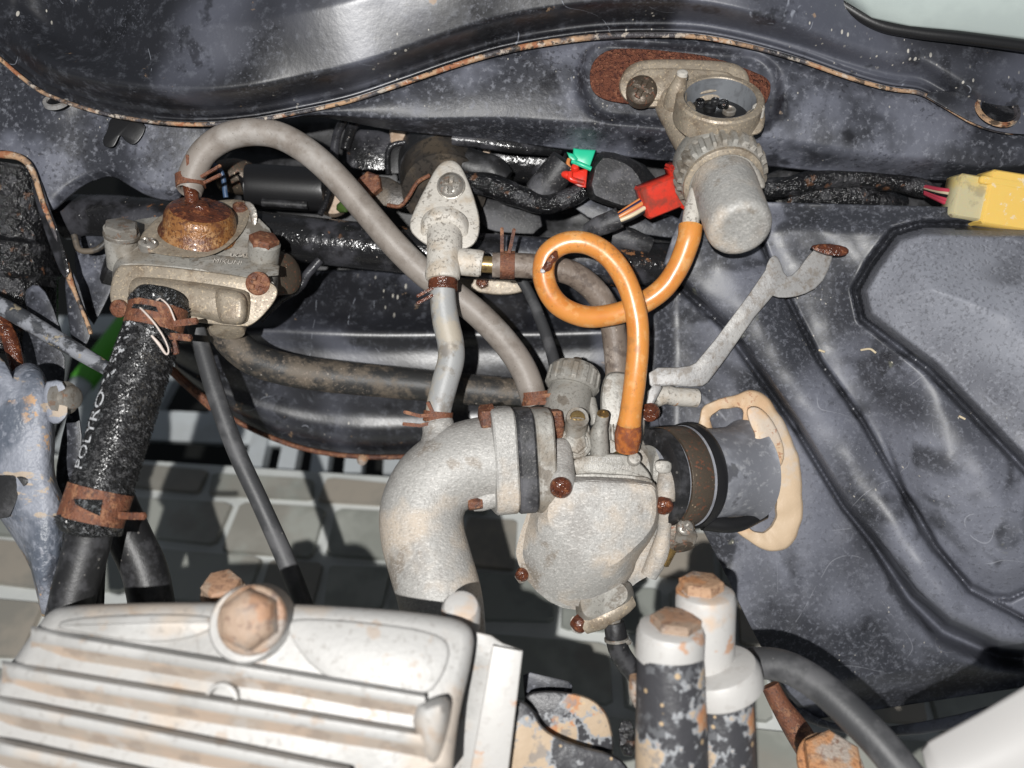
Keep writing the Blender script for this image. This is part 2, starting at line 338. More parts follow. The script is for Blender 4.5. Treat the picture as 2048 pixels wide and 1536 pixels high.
def perp(ax, hint=None):
    ax = ax.normalized()
    h = hint or (Vector((0, 0, 1)) if abs(ax.z) < .8 else Vector((1, 0, 0)))
    u = (h - ax * h.dot(ax)).normalized()
    return u, ax.cross(u).normalized()

def chaikin(pts, n=2, closed=True):
    for _ in range(n):
        out = []
        m = len(pts)
        rng = range(m) if closed else range(m - 1)
        if not closed: out.append(pts[0])
        for i in rng:
            a, b = pts[i], pts[(i + 1) % m]
            out.append(tuple(.75 * x + .25 * y for x, y in zip(a, b)))
            out.append(tuple(.25 * x + .75 * y for x, y in zip(a, b)))
        if not closed: out.append(pts[-1])
        pts = out
    return pts

def catmull(pts, sub):
    """pts: list of tuples; returns a smooth list through all of them"""
    P = [tuple(map(float, q)) for q in pts]
    if len(P) == 2:
        return [tuple(a + (b - a) * i / sub for a, b in zip(*P)) for i in range(sub + 1)]
    P = [tuple(2 * a - b for a, b in zip(P[0], P[1]))] + P + [tuple(2 * a - b for a, b in zip(P[-1], P[-2]))]
    out = []
    for i in range(1, len(P) - 2):
        p0, p1, p2, p3 = P[i - 1:i + 3]
        for s in range(sub):
            t = s / sub
            out.append(tuple(.5 * (2 * b + (c - a) * t + (2 * a - 5 * b + 4 * c - d) * t * t + (3 * b - a - 3 * c + d) * t ** 3)
                             for a, b, c, d in zip(p0, p1, p2, p3)))
    out.append(P[-2])
    return out

def resample(pts, n):
    """open polyline (any tuples) resampled by length of the first two coordinates"""
    d = [0]
    for a, b in zip(pts, pts[1:]): d.append(d[-1] + math.hypot(b[0] - a[0], b[1] - a[1]))
    out = []; j = 0
    for i in range(n):
        t = d[-1] * i / (n - 1)
        while j < len(d) - 2 and d[j + 1] < t: j += 1
        f = (t - d[j]) / max(1e-9, d[j + 1] - d[j]); f = min(1, max(0, f))
        out.append(tuple(a + (b - a) * f for a, b in zip(pts[j], pts[j + 1])))
    return out

def inset(pts, d):
    """offset a closed polygon inward by d"""
    n = len(pts)
    area = sum(pts[i][0] * pts[(i + 1) % n][1] - pts[(i + 1) % n][0] * pts[i][1] for i in range(n))
    sg = 1 if area > 0 else -1
    out = []
    for i in range(n):
        a, b, c = pts[i - 1], pts[i], pts[(i + 1) % n]
        e1 = Vector((b[0] - a[0], b[1] - a[1])); e2 = Vector((c[0] - b[0], c[1] - b[1]))
        n1 = Vector((-e1.y, e1.x)).normalized() * sg; n2 = Vector((-e2.y, e2.x)).normalized() * sg
        m = (n1 + n2)
        m = m.normalized() if m.length > 1e-6 else n1
        q = d / max(.5, m.dot(n1))
        out.append((b[0] + m.x * q, b[1] + m.y * q))
    return out

class MB:
    def __init__(s): s.v = []; s.f = []
    def add(s, vs, fs):
        o = len(s.v); s.v += vs; s.f += [tuple(i + o for i in f) for f in fs]; return s
    def rings(s, rs, cap0=True, cap1=True, closed=True):
        n = len(rs[0]); o = len(s.v)
        for r in rs: s.v += r
        m = n if closed else n - 1
        for i in range(len(rs) - 1):
            for j in range(m):
                a = o + i * n + j; b = o + i * n + (j + 1) % n
                s.f.append((a, b, b + n, a + n))
        if cap0: s.f.append(tuple(o + j for j in reversed(range(n))))
        if cap1: s.f.append(tuple(o + (len(rs) - 1) * n + j for j in range(n)))
        return s
    def tube(s, pts, seg=20, sub=8, cap=True, jit=0, flat=None):
        q = catmull(pts, sub)
        C = [p(a[0], a[1], a[2]) for a in q]; Rr = [a[3] * kz(a[2]) for a in q]
        t0 = (C[1] - C[0]).normalized(); u, v = perp(t0)
        rs = []
        for i, c in enumerate(C):
            t = (C[min(i + 1, len(C) - 1)] - C[max(i - 1, 0)]).normalized()
            u = (u - t * u.dot(t)).normalized(); v = t.cross(u)
            ring = []
            for j in range(seg):
                a = 2 * math.pi * j / seg; rr = Rr[i]
                if jit: rr *= 1 + jit * mnoise.noise(c * .02 + Vector((math.cos(a), math.sin(a), 0)) * .8)
                ring.append(c + u * (rr * math.cos(a)) + v * (rr * math.sin(a)))
            rs.append(ring)
        return s.rings(rs, cap, cap)
    def lathe(s, c, ax, prof, seg=36, ph=0, cap=True, rfun=None):
        ax = Vector(ax).normalized(); u, v = perp(ax, Vector((.13, .98, .1)) if abs(ax.y) < .9 else None)
        rs = []
        for h, r in prof:
            ring = []
            for j in range(seg):
                a = 2 * math.pi * j / seg + ph
                rr = max(r, .02) * (rfun(a, h) if rfun else 1)
                ring.append(c + ax * h + u * (rr * math.cos(a)) + v * (rr * math.sin(a)))
            rs.append(ring)
        return s.rings(rs, cap, cap)
    def stack(s, layers, cap0=True, cap1=True, n=96, cen=None):
        """layers: (outline px, z) ; outlines are sampled by angle round a common centre"""
        rs = []
        for ol, z in layers:
            cx, cy = cen or (sum(a[0] for a in ol) / len(ol), sum(a[1] for a in ol) / len(ol))
            ring = []
            for j in range(n):
                a = 2 * math.pi * j / n; dx, dy = math.cos(a), -math.sin(a); best = 0
                for i in range(len(ol)):
                    x1, y1 = ol[i][0] - cx, ol[i][1] - cy; x2, y2 = ol[(i + 1) % len(ol)][0] - cx, ol[(i + 1) % len(ol)][1] - cy
                    ex, ey = x2 - x1, y2 - y1; den = dx * ey - dy * ex
                    if abs(den) < 1e-9: continue
                    t = (x1 * ey - y1 * ex) / den; q = (x1 * dy - y1 * dx) / den
                    if t > 0 and -1e-6 <= q <= 1 + 1e-6: best = max(best, t)
                x, y = cx + dx * best, cy + dy * best
                ring.append(p(x, y, z(x, y) if callable(z) else z))
            rs.append(ring)
        return s.rings(rs, cap0, cap1)
    def prism(s, ol, z0, z1, bev=4, ch=2, closed_back=True):
        """outline in px extruded toward the viewer from z0 to z1 with a rounded front edge; z may be functions"""
        ol = chaikin(ol, ch) if ch else list(ol)
        area = sum(ol[i][0] * ol[(i + 1) % len(ol)][1] - ol[(i + 1) % len(ol)][0] * ol[i][1] for i in range(len(ol)))
        if area > 0: ol = ol[::-1]
        f0 = z0 if callable(z0) else (lambda x, y: z0); f1 = z1 if callable(z1) else (lambda x, y: z1)
        i1 = inset(ol, bev * .3); i2 = inset(ol, bev)
        rs = [[p(x, y, f0(x, y)) for x, y in ol], [p(x, y, f1(x, y) - bev) for x, y in ol],
              [p(x, y, f1(x, y) - bev * .3) for x, y in i1], [p(x, y, f1(x, y)) for x, y in i2]]
        return s.rings(rs, closed_back, True)
    def bar(s, a, b, w, t, side=None):
        """flat bar from a to b (working frame), width w across, thickness t"""
        ax = (b - a); u, v = perp(ax, side or Vector((0, 0, 1)))
        rs = [[q + u * (t / 2 * sx) + v * (w / 2 * sy) for sx, sy in ((-1, -1), (1, -1), (1, 1), (-1, 1))] for q in (a, b)]
        return s.rings(rs)
    def box(s, c, ex, ey, ez, hx, hy, hz, bev=2):
        ex, ey, ez = [Vector(q).normalized() for q in (ex, ey, ez)]
        def rect(h, i):
            out = []
            for (sx, sy) in ((-1, -1), (1, -1), (1, 1), (-1, 1)):
                for (kx, ky) in (((0, 1), (1, 0)) if sx == sy else ((1, 0), (0, 1))):
                    out.append(c + ex * (sx * (hx - i - kx * bev)) + ey * (sy * (hy - i - ky * bev)) + ez * h)
            return out
        return s.rings([rect(-hz, bev * .7), rect(-hz + bev, 0), rect(hz - bev, 0), rect(hz, bev * .7)])
    def sheet(s, fn, nu, nv):
        o = len(s.v)
        for i in range(nu + 1):
            for j in range(nv + 1): s.v.append(fn(i / nu, j / nv))
        for i in range(nu):
            for j in range(nv):
                a = o + i * (nv + 1) + j; s.f.append((a, a + 1, a + nv + 2, a + nv + 1))
        return s
    def build(s, name, material, parent=None, sharp=38, thick=0, label=None, face_cam=False, base=None, smooth=True):
        W = [T(q) for q in s.v]
        if parent is not None: org = ORG[parent.name]
        elif base is not None: org = T(base)
        else:
            org = sum(W, Vector()) / len(W); org.z = min(q.z for q in W)
        me = bpy.data.meshes.new(name); me.from_pydata([q - org for q in W], [], s.f)
        bm = bmesh.new(); bm.from_mesh(me)
        if face_cam:
            a = sum((f.normal.dot(FV) * f.calc_area() for f in bm.faces))
            if a > 0: bmesh.ops.reverse_faces(bm, faces=bm.faces)
        else: bmesh.ops.recalc_face_normals(bm, faces=bm.faces)
        bm.to_mesh(me); bm.free()
        if smooth:
            me.shade_smooth(); me.set_sharp_from_angle(angle=R(sharp))
        me.materials.append(M[material])
        ob = bpy.data.objects.new(name, me); COL.objects.link(ob)
        if parent is not None: ob.parent = parent
        else: ob.location = org
        ORG[ob.name] = org
        if thick:
            md = ob.modifiers.new('thickness', 'SOLIDIFY'); md.thickness = thick * S; md.offset = -1
        if label: ob['label'] = label
        return ob
ORG = {}

def axis_at(q, dx, dy, ratio):
    """axis at point q whose screen direction is (dx, dy up) and whose end faces the viewer by ratio"""
    c = (Vector((0, 0, D)) - q).normalized(); e = Vector((dx, dy, 0)); e = (e - c * e.dot(c)).normalized()
    return c * ratio + e * math.sqrt(1 - ratio * ratio)

def thing(name, label, cat, base, group=None):
    o = bpy.data.objects.new(name, None); COL.objects.link(o); o.location = T(base); o.empty_display_size = .01
    ORG[o.name] = T(base); o['label'] = label; o['category'] = cat
    if group: o['group'] = group
    return o
def tag(o, label, cat, group=None, kind=None):
    if label: o['label'] = label
    if cat: o['category'] = cat
    if group: o['group'] = group
    if kind: o['kind'] = kind
    return o

def phillips(c, ax, r, material, parent, name='screw', dome=.45, cross=.18, depth=.35, rot=.3, slot=False):
    """domed screw head with a real driver recess; c is the seat of the head"""
    ax = Vector(ax).normalized(); u, v = perp(ax, Vector((math.sin(rot), math.cos(rot), .05)))
    b = MB(); nr, na = 12, 40; rows = []
    rows.append([c - ax * (.5 * r) + (u * math.cos(2 * math.pi * j / na) + v * math.sin(2 * math.pi * j / na)) * r for j in range(na)])
    for i in range(nr, 0, -1):
        rr = i / nr; row = []
        for j in range(na):
            a = 2 * math.pi * j / na; x, y = rr * math.cos(a), rr * math.sin(a)
            h = dome * math.sqrt(max(0, 1 - (rr * .96) ** 2)) + .05
            m = (min(abs(x), abs(y)) < cross and rr < .68) if not slot else (abs(x) < cross and rr < .9)
            if m: h -= depth * (1 - .8 * rr)
            h += .05 * mnoise.noise(Vector((x * 2.5, y * 2.5, r + c.x * .1)))
            row.append(c + u * (x * r) + v * (y * r) + ax * (h * r))
        rows.append(row)
    b.rings(rows, False, True)
    return b.build(name, material, parent, sharp=32)
def hexbolt(c, ax, r, h, material, parent, name='bolt', ph=0, washer=1.0):
    b = MB()
    if washer > 1: b.lathe(c, ax, [(-2, r * washer), (h * .18, r * washer), (h * .25, r * washer * .95)], 32)
    b.lathe(c, ax, [(-2, r), (h * .85, r), (h * .97, r * .90), (h, r * .82)], 6, ph)
    return b.build(name, material, parent, sharp=25)
def clip(label, c, ax, r, w, prongs, material='rust', name='spring_clip', pw=7, group='rusty spring clips on the hoses'):
    """spring hose clip: band round the hose plus bent prongs; prongs: list of point lists in px (x,y,z)"""
    t = thing(name, label, 'hose clip', c, group)
    ax = Vector(ax).normalized()
    b = MB().lathe(c, ax, [(-w / 2, r - 1), (-w / 2, r + 3.5), (w / 2, r + 3.5), (w / 2, r - 1)], 36, cap=False)
    b.build('band', material, t, sharp=30)
    for pr in prongs:
        q = MB(); pts = [p(*a) for a in pr]
        for a, d in zip(pts, pts[1:]): q.bar(a, d + (d - a).normalized() * 1.5, pw, 5)
        q.lathe(pts[-1], (pts[-1] - pts[-2]), [(0, pw * .5), (3, pw * .35)], 8)
        q.build('prong', material, t, sharp=30)
    return t
def hose(name, label, cat, pts, material, seg=24, sub=10, group=None, jit=0, parent=None):
    b = MB().tube(pts, seg, sub, jit=jit)
    if parent: return b.build(name, material, parent)
    return tag(b.build(name, material, sharp=50), label, cat, group)
def text_verts(txt, size, ext=0.0):
    cu = bpy.data.curves.new('lettering', 'FONT'); cu.body = txt; cu.size = size; cu.extrude = ext; cu.resolution_u = 3
    o = bpy.data.objects.new('lettering', cu); COL.objects.link(o)
    dg = bpy.context.evaluated_depsgraph_get(); me = o.evaluated_get(dg).to_mesh()
    vs = [tuple(v.co) for v in me.vertices]; fs = [tuple(f.vertices) for f in me.polygons]
    o.evaluated_get(dg).to_mesh_clear(); bpy.data.objects.remove(o); bpy.data.curves.remove(cu)
    return vs, fs
def sstep(a, b, x):
    t = min(1, max(0, (x - a) / (b - a))); return t * t * (3 - 2 * t)
def sdist(pl, x, y):
    """signed distance to an open polyline: positive to the right of its direction on screen (y down)"""
    best = 1e9; sg = 1
    for (x1, y1), (x2, y2) in zip(pl, pl[1:]):
        dx, dy = x2 - x1, y2 - y1; t = max(0, min(1, ((x - x1) * dx + (y - y1) * dy) / (dx * dx + dy * dy)))
        ex, ey = x - x1 - t * dx, y - y1 - t * dy; d = math.hypot(ex, ey)
        if d < best: best = d; sg = 1 if dx * ey - dy * ex > 0 else -1
    return best * sg

# ================================================================== SETTING: floor
FL = 0.0
def floor_hit(x, y, h=0.0):
    d = FV + ((x - 1024) / D) * RV + ((768 - y) / D) * UV
    t = (h - CAM.z) / d.z
    return CAM + d * t
def raw(name, verts, faces, material, parent=None, org=None, smooth=False):
    """mesh given in world metres"""
    o = ORG[parent.name] if parent else (org or Vector((sum(v[0] for v in verts) / len(verts), sum(v[1] for v in verts) / len(verts), min(v[2] for v in verts))))
    me = bpy.data.meshes.new(name); me.from_pydata([Vector(v) - o for v in verts], [], faces)
    bm = bmesh.new(); bm.from_mesh(me); bmesh.ops.recalc_face_normals(bm, faces=bm.faces); bm.to_mesh(me); bm.free()
    if smooth: me.shade_smooth()
    me.materials.append(M[material]); ob = bpy.data.objects.new(name, me); COL.objects.link(ob)
    if parent: ob.parent = parent
    else: ob.location = o
    ORG[ob.name] = o
    return ob
def boxw(c, ex, ey, ez):
    vs = [c + ex * a + ey * b + ez * d for a in (-1, 1) for b in (-1, 1) for d in (-1, 1)]
    return vs, [(0, 1, 3, 2), (4, 6, 7, 5), (0, 4, 5, 1), (2, 3, 7, 6), (0, 2, 6, 4), (1, 5, 7, 3)]
yaw = R(-4.5)
fx = Vector((math.cos(yaw), math.sin(yaw), 0)); fy = Vector((-math.sin(yaw), math.cos(yaw), 0)); fz = Vector((0, 0, 1))
fo = floor_hit(700, 945)               # a point on the far edge of the tiled floor
vs, fs = boxw(fo - fy * .52 + fx * .12 - fz * .022, fx * .95, fy * .52, fz * .02)
floor = raw('floor', vs, fs, 'grout'); floor['kind'] = 'structure'
rr = random.Random(5)
ROWS = [.020, .034, .033, .036, .031, .035, .033, .036, .033, .034, .035, .033, .034, .036, .033, .034, .035, .033]
yy = .004; ntile = 0
for ri, rh in enumerate(ROWS):
    x = -.34 + rr.uniform(-.06, 0)
    while x < .50:
        wd = rr.choice([.036, .046, .056, .066, .076]); g = .0040
        pts = []
        x0, x1, y0, y1 = x + g / 2, x + wd - g / 2, yy + g / 2, yy + rh - g / 2
        if rr.random() < .3: y1 -= rr.uniform(0, .006)
        jw = lambda: rr.uniform(-.0016, .0016)
        cor = [(x0 + jw(), y0 + jw()), (x1 + jw(), y0 + jw()), (x1 + jw(), y1 + jw()), (x0 + jw(), y1 + jw())]
        cc = []
        for i_ in range(4):
            a_, b_, c_ = cor[i_ - 1], cor[i_], cor[(i_ + 1) % 4]
            cc += [tuple(q + (s_ - q) * .07 for q, s_ in zip(b_, a_)), tuple(q + (s_ - q) * .05 for q, s_ in zip(b_, c_))]
        cx = sum(a[0] for a in cc) / 8; cy = sum(a[1] for a in cc) / 8
        top = [fo + fx * (cx + (a - cx) * .97) - fy * (cy + (b - cy) * .96) + fz * .0016 for a, b in cc]
        low = [fo + fx * a - fy * b - fz * .003 for a, b in cc]
        f = [tuple(range(8))] + [(i, i + 8, (i + 1) % 8 + 8, (i + 1) % 8) for i in range(8)]
        raw('tile', top + low, f, rr.choice(['tile_a', 'tile_a', 'tile_b', 'tile_c']), floor)
        x += wd
    yy += rh
g0 = fo + fy * 1.0 - fz * .12
vs, fs = boxw(g0, fx * 3, fy * 1.6, fz * .02)
gr = raw('ground', vs, fs, 'dark_ground'); gr['kind'] = 'structure'

# white rail grating lying just past the tile edge
t = bpy.data.objects.new('white_rack', None); COL.objects.link(t); t.location = fo + fy * .06 - fz * .1
ORG[t.name] = t.location.copy(); tag(t, 'white plastic rack with open grid bars behind the tile edge', 'rack')
def rail(a, b, wd, th, name='bar'):
    ax = (b - a).normalized(); n = Vector((0, -.4, .9)); n = (n - ax * n.dot(ax)).normalized(); s = ax.cross(n)
    vs, fs = boxw((a + b) / 2, (b - a) / 2, s * wd / 2, n * th / 2)
    return raw(name, vs, fs, 'rail_white', t)
def fp(x, y): return floor_hit(x, y, -.03)
rail(fp(120, 655), fp(460, 648), .014, .010)
rail(fp(120, 655) , fp(60, 900), .02, .010)
rail(fp(255, 850), fp(700, 872), .020, .010)
rail(fp(372, 690), fp(283, 855), .014, .010)
rail(fp(560, 700), fp(418, 862), .014, .010)
rail(fp(232, 680), fp(140, 905), .018, .010)
for xa, xb in ((528, 508), (592, 574), (652, 640), (716, 708), (790, 786)):
    rail(fp(xa, 866) , fp(xb, 955), .011, .012)
# green pole with a white tip leaning on it
a, b = floor_hit(245, 660, .0), floor_hit(165, 765, .0)
def wtube(a, b, r0, r1, n=16):
    ax = (b - a).normalized(); u, v = perp(ax); vs = []
    for q, r in ((a, r0), (b, r1)): vs += [q + u * r * math.cos(2 * math.pi * j / n) + v * r * math.sin(2 * math.pi * j / n) for j in range(n)]
    return vs, [(j, (j + 1) % n, (j + 1) % n + n, j + n) for j in range(n)] + [tuple(range(n)), tuple(range(n, 2 * n))]
gp = bpy.data.objects.new('green_pole', None); COL.objects.link(gp); gp.location = b; ORG[gp.name] = b
tag(gp, 'bright green pole with a white tip lying across the white rack', 'pole')
raw('shaft', *wtube(a + (a - b) * .8, b, .008, .008), 'green_pole', gp, smooth=True)
raw('tip', *wtube(b, floor_hit(140, 800, .0), .007, .006), 'rail_white', gp, smooth=True)

# ================================================================== PRESSED STEEL FRAME
LIP = [(-70, 60), (0, 118), (50, 160), (100, 192), (200, 225), (300, 243), (400, 249), (500, 242), (600, 224), (700, 202), (800, 169),
       (900, 134), (1000, 104), (1100, 85), (1200, 73), (1300, 70), (1400, 74), (1500, 93), (1600, 121), (1700, 156), (1780, 178), (1840, 186),
       (1890, 213), (1950, 247), (2010, 264), (2060, 262), (2120, 250)]
LIPS = resample(catmull(LIP, 6), 241)
def at(curve, u):
    f = u * (len(curve) - 1); i = min(int(f), len(curve) - 2); t = f - i
    return tuple(a + (b - a) * t for a, b in zip(curve[i], curve[i + 1]))
frame = thing('pressed_steel_frame', 'scratched black pressed steel frame with rusty seam flange across the top', 'frame', p(1024, 250, -120))
def nz(x, y, s, seed=0): return mnoise.noise(Vector((x * s, y * s, seed)))
def f_up(u, v):
    bx, by = at(LIPS, u); ax = -80 + u * 2210; ay = -60
    x = ax + (bx - ax) * v; y = ay + (by - ay) * v
    d = by - y                                   # px above the seam
    prof = 95 * sstep(14, 75, d) + .22 * min(d, 200)
    endl = sstep(20, 120, x + 12 * nz(x, y, .01))
    z = -95 + prof * (.25 + .75 * endl) * (1 - .55 * sstep(1480, 1800, x)) + 7 * nz(x, y, .006, 3)
    z += 10 * math.exp(-((d - 20) / 7) ** 2)
    z += .20 * max(0, d - 40) * sstep(450, 760, x) * (1 - sstep(1050, 1300, x)) - 190 * (max(0, 640 - x) / 640) ** 2 * sstep(30, 140, d) * endl
    return p(x, y, z)
MB().sheet(f_up, 240, 60).build('upper_shell', 'frame_paint', frame, sharp=60, thick=6, face_cam=True)
LOWE = [(560, 236), (650, 236), (760, 256), (850, 268), (1000, 283), (1150, 301), (1300, 319), (1420, 327), (1550, 334), (1700, 350), (1850, 360), (1950, 362), (2048, 352), (2130, 340)]
LOWS = resample(catmull(LOWE, 6), 161)
lipR = [q for q in LIPS if q[0] > 560]; lipR = resample(lipR, 161)
RX0, RX1, RY0, RY1 = 1163, 1556, 92, 262
def rrect(x, y, r=62):
    cx, cy = 1360, 172 + (x - 1360) * .075; hx, hy = 196, 74
    qx = max(abs(x - cx) - hx + r, 0); qy = max(abs(y - cy) - hy + r, 0)
    return math.hypot(qx, qy) - r
def f_lo(u, v):
    a = at(lipR, u); b = at(LOWS, u)
    x = a[0] + (b[0] - a[0]) * v; y = a[1] + (b[1] - a[1]) * v
    z = -92 - 18 * v - 75 * sstep(.72, 1.05, v) + 14 * math.sin(v * math.pi) + 5 * nz(x, y, .008, 9)
    z -= 26 * sstep(14, -8, rrect(x, y))
    z -= 10 * math.exp(-((v) / .05) ** 2)
    return p(x, y, z)
MB().sheet(f_lo, 200, 64).build('lower_shell', 'frame_low', frame, sharp=60, thick=6, face_cam=True)
rust = [(1182, 128), (1205, 104), (1240, 95), (1330, 101), (1420, 112), (1500, 140), (1540, 158), (1542, 185), (1527, 215), (1505, 208), (1420, 212), (1340, 215), (1230, 206), (1190, 192), (1178, 165)]
MB().prism(rust, -150, -97, 3, 2).build('rust_patch', 'rust_crust', frame, label='crusty red-brown rust in the recess behind the fuel tap')
# seam flange: two thin edges, the outer one rusty
fl = [(x, y, -78 + (6 if 500 < x < 1500 else 0), 4.2 + 2.2 * math.exp(-((x - 1120) / 260) ** 2)) for x, y in resample(LIPS, 90)]
MB().tube(fl, 8, 3).build('seam_edge', 'edge_rust', frame, sharp=60)
MB().tube([(x, y - 11, -80, 3.2) for x, y in resample([q for q in LIPS if q[0] > 300 and q[0] < 1860], 70)], 8, 3).build('seam_bead', 'frame_paint', frame, sharp=60)
# mounting lug with a rusty hole at the right end
lug = [(1840, 186), (1905, 180), (1990, 190), (2070, 200), (2130, 210), (2130, 262), (2060, 270), (2005, 266), (1950, 249), (1890, 215)]
MB().prism(lug, -90, -66, 3, 1).build('mounting_lug', 'frame_paint', frame)
c = p(1995, 220, -58)
MB().lathe(c, (.05, .45, .9), [(-2, 46), (5, 45), (4, 38), (-10, 33)], 36, cap=False).build('lug_rim', 'edge_rust', frame)
MB().lathe(c, (.05, .45, .9), [(0.5, .1), (1.6, 34)], 30, cap=False).build('lug_hole', 'black_wet', frame)

# left gusset of the frame
BOT = [(-70, 300), (0, 308), (38, 311), (62, 330), (78, 365), (96, 415), (112, 418), (135, 398), (165, 374), (195, 360), (228, 355), (258, 372), (295, 392), (335, 402), (362, 396), (382, 345), (400, 290), (470, 262)]
BOTS = resample(catmull(BOT, 5), 121); lipL = resample([q for q in LIPS if q[0] < 480], 121)
def f_gu(u, v):
    a = at(lipL, u); b = at(BOTS, u); x = a[0] + (b[0] - a[0]) * v; y = a[1] + (b[1] - a[1]) * v
    z = -118 - 16 * v + 8 * nz(x, y, .009, 5) + 16 * math.exp(-(math.hypot((x - 113) / 1.4, y - 203) / 26) ** 2) - 30 * sstep(.85, 1.05, v) * sstep(80, 140, x)
    return p(x, y, z)
gus = MB().sheet(f_gu, 120, 40).build('gusset', 'frame_low', frame, sharp=60, thick=6, face_cam=True)
c = p(113, 203, -96)
MB().lathe(c, (0, .62, .8), [(-3, 27), (5, 26), (5, 19), (-6, 17)], 30, cap=False).build('hole_rim', 'bracket', frame)
MB().lathe(c, (0, .62, .8), [(.5, .1), (1.5, 18)], 24, cap=False).build('hole', 'black_clean', frame)
MB().prism([(222, 228), (292, 244), (288, 268), (268, 292), (252, 284), (240, 268), (234, 282), (226, 296), (208, 294), (205, 278), (215, 262)], -150, -106, 2, 2).build('shadow_patch', 'black_clean', frame, label='jet black painted shadow shape on the frame gusset')  # thin black patch, a shadow shape put in as colour
ed = [(-60, 306, -108, 7), (10, 309, -104, 8), (45, 318, -104, 7), (66, 345, -106, 6), (88, 412, -112, 5), (112, 470, -120, 5), (132, 528, -126, 6), (140, 560, -130, 6), (152, 590, -130, 4), (176, 650, -130, 4), (182, 668, -130, 4)]
MB().tube(ed, 10, 8).build('gusset_flange', 'edge_rust', frame, sharp=60)
MB().prism([(78, 350), (98, 410), (120, 470), (140, 540), (132, 560), (118, 540), (92, 470), (70, 400), (60, 360)], -190, -116, 3, 1).build('gusset_web', 'black_pipe', frame)

# steering head: oily cylinder in the dark at the far left
sh = thing('steering_head', 'oily black steering head tube with rust flecks in the left corner', 'steering head', p(30, 700, -230))
MB().lathe(p(20, 500, -260), (.1, 1, .12), [(-230, 104), (-60, 100), (-50, 108), (20, 108), (30, 98), (190, 96)], 48).build('tube', 'black_wet', sh)
MB().prism([(46, 585), (72, 565), (98, 590), (130, 680), (126, 700), (60, 640)], -190, -150, 6, 1).build('fillet', 'frame_low', sh)
MB().prism([(128, 545), (150, 540), (182, 655), (180, 680), (165, 698), (146, 690), (136, 640)], -200, -140, 4, 1).build('tab', 'frame_low', sh)
MB().prism([(150, 470), (238, 470), (232, 560), (205, 620), (182, 660), (150, 545)], -270, -225, 4, 1).build('inner_plate', 'frame_low', sh)
MB().tube([(148, 470, -150, 6), (160, 500, -148, 6), (195, 498, -150, 6), (225, 470, -155, 6)], 10).build('wire_loop', 'hose_dark', sh)
MB().prism([(30, 640), (70, 650), (130, 700), (130, 760), (120, 800), (60, 760)], -240, -215, 4, 1).build('lower_plate', 'frame_low', sh)

# main frame pipe
hose('frame_pipe', 'wet black horizontal frame tube with rust flecks behind the hoses', 'frame tube',
     [(135, 433, -250, 46), (300, 442, -250, 46), (600, 478, -250, 46), (900, 508, -255, 46), (1160, 524, -260, 45), (1365, 532, -265, 44)], 'black_pipe', 36)
hose('cross_tube', 'dull blue-grey frame tube section below the connectors', 'frame tube',
     [(1010, 505, -230, 34), (1100, 512, -232, 34), (1230, 522, -234, 33)], 'frame_low', 30)
# big curved down-tube shell behind the carburettor
UPE = [(330, 640), (420, 590), (560, 545), (800, 540), (1050, 545), (1250, 540), (1420, 540)]
DNE = [(352, 745), (400, 790), (450, 828), (520, 866), (610, 898), (700, 912), (800, 914), (960, 905), (1150, 900), (1440, 890)]
UPS = resample(catmull(UPE, 8), 81); DNS = resample(catmull(DNE, 8), 81)
def f_fd(u, v):
    a = at(UPS, u); b = at(DNS, u); x = a[0] + (b[0] - a[0]) * v; y = a[1] + (b[1] - a[1]) * v
    z = -420 + 70 * math.sin(min(1, v * 1.15) * math.pi) - 45 * sstep(.9, 1, v) + 26 * math.exp(-((v - .34) / .06) ** 2) + 20 * math.exp(-((v - .86) / .06) ** 2) + 6 * nz(x, y, .007, 2)
    return p(x, y, z)
dt = thing('frame_down_tube', 'broad dusty black frame shell with a rusty bottom edge behind the carburettor', 'frame shell', p(900, 912, -430))
MB().sheet(f_fd, 100, 50).build('shell', 'frame_paint', dt, sharp=60, thick=6, face_cam=True)
MB().tube([(x, y, -438, 5) for x, y in resample(DNS, 40)], 8, 3).build('rusty_edge', 'rust', dt, sharp=60)
MB().lathe(p(725, 919, -436), (0, -.6, .8), [(-4, 14), (8, 13), (14, 8)], 8).build('stud', 'rust_tan', dt)
MB().tube([(330, 728, -300, 9), (375, 770, -330, 9), (425, 815, -360, 9)], 8).build('rusty_rim', 'rust', dt)
MB().prism([(905, 540), (1070, 540), (1060, 580), (1010, 592), (950, 585), (915, 565)], -400, -330, 6, 2).build('boss_plate', 'cast_tan', dt)
hexbolt(p(965, 565, -330), (0, .2, 1), 17, 16, 'rust_wet', dt)

# ================================================================== AIR CLEANER BOX (right)
L1 = [(1330, 540), (1348, 558), (1450, 650), (1587, 842), (1690, 1012), (1751, 1086), (1826, 1189), (1895, 1250), (1997, 1295), (2120, 1310)]
L2 = [(1500, 430), (1540, 530), (1587, 620), (1638, 722), (1724, 842), (1800, 975), (1826, 1012), (1870, 1090), (1940, 1180), (2048, 1238), (2120, 1260)]
L3 = [(2140, 452), (1990, 456), (1845, 452), (1790, 468), (1745, 530), (1716, 580), (1728, 635), (1860, 735), (1960, 838), (2048, 930), (2140, 1030)]
L4 = [(1700, 700), (1760, 860), (1816, 1011), (1867, 1096), (1940, 1172), (1985, 1195), (2020, 1196), (2120, 1150)]
LC = resample(catmull([(1372, 400), (1330, 520), (1306, 640), (1304, 760), (1330, 900), (1385, 1020), (1432, 1110), (1500, 1250), (1545, 1335), (1580, 1395), (1620, 1440)], 6), 121)
RC = resample([(2140, 420), (2140, 1360)], 121)
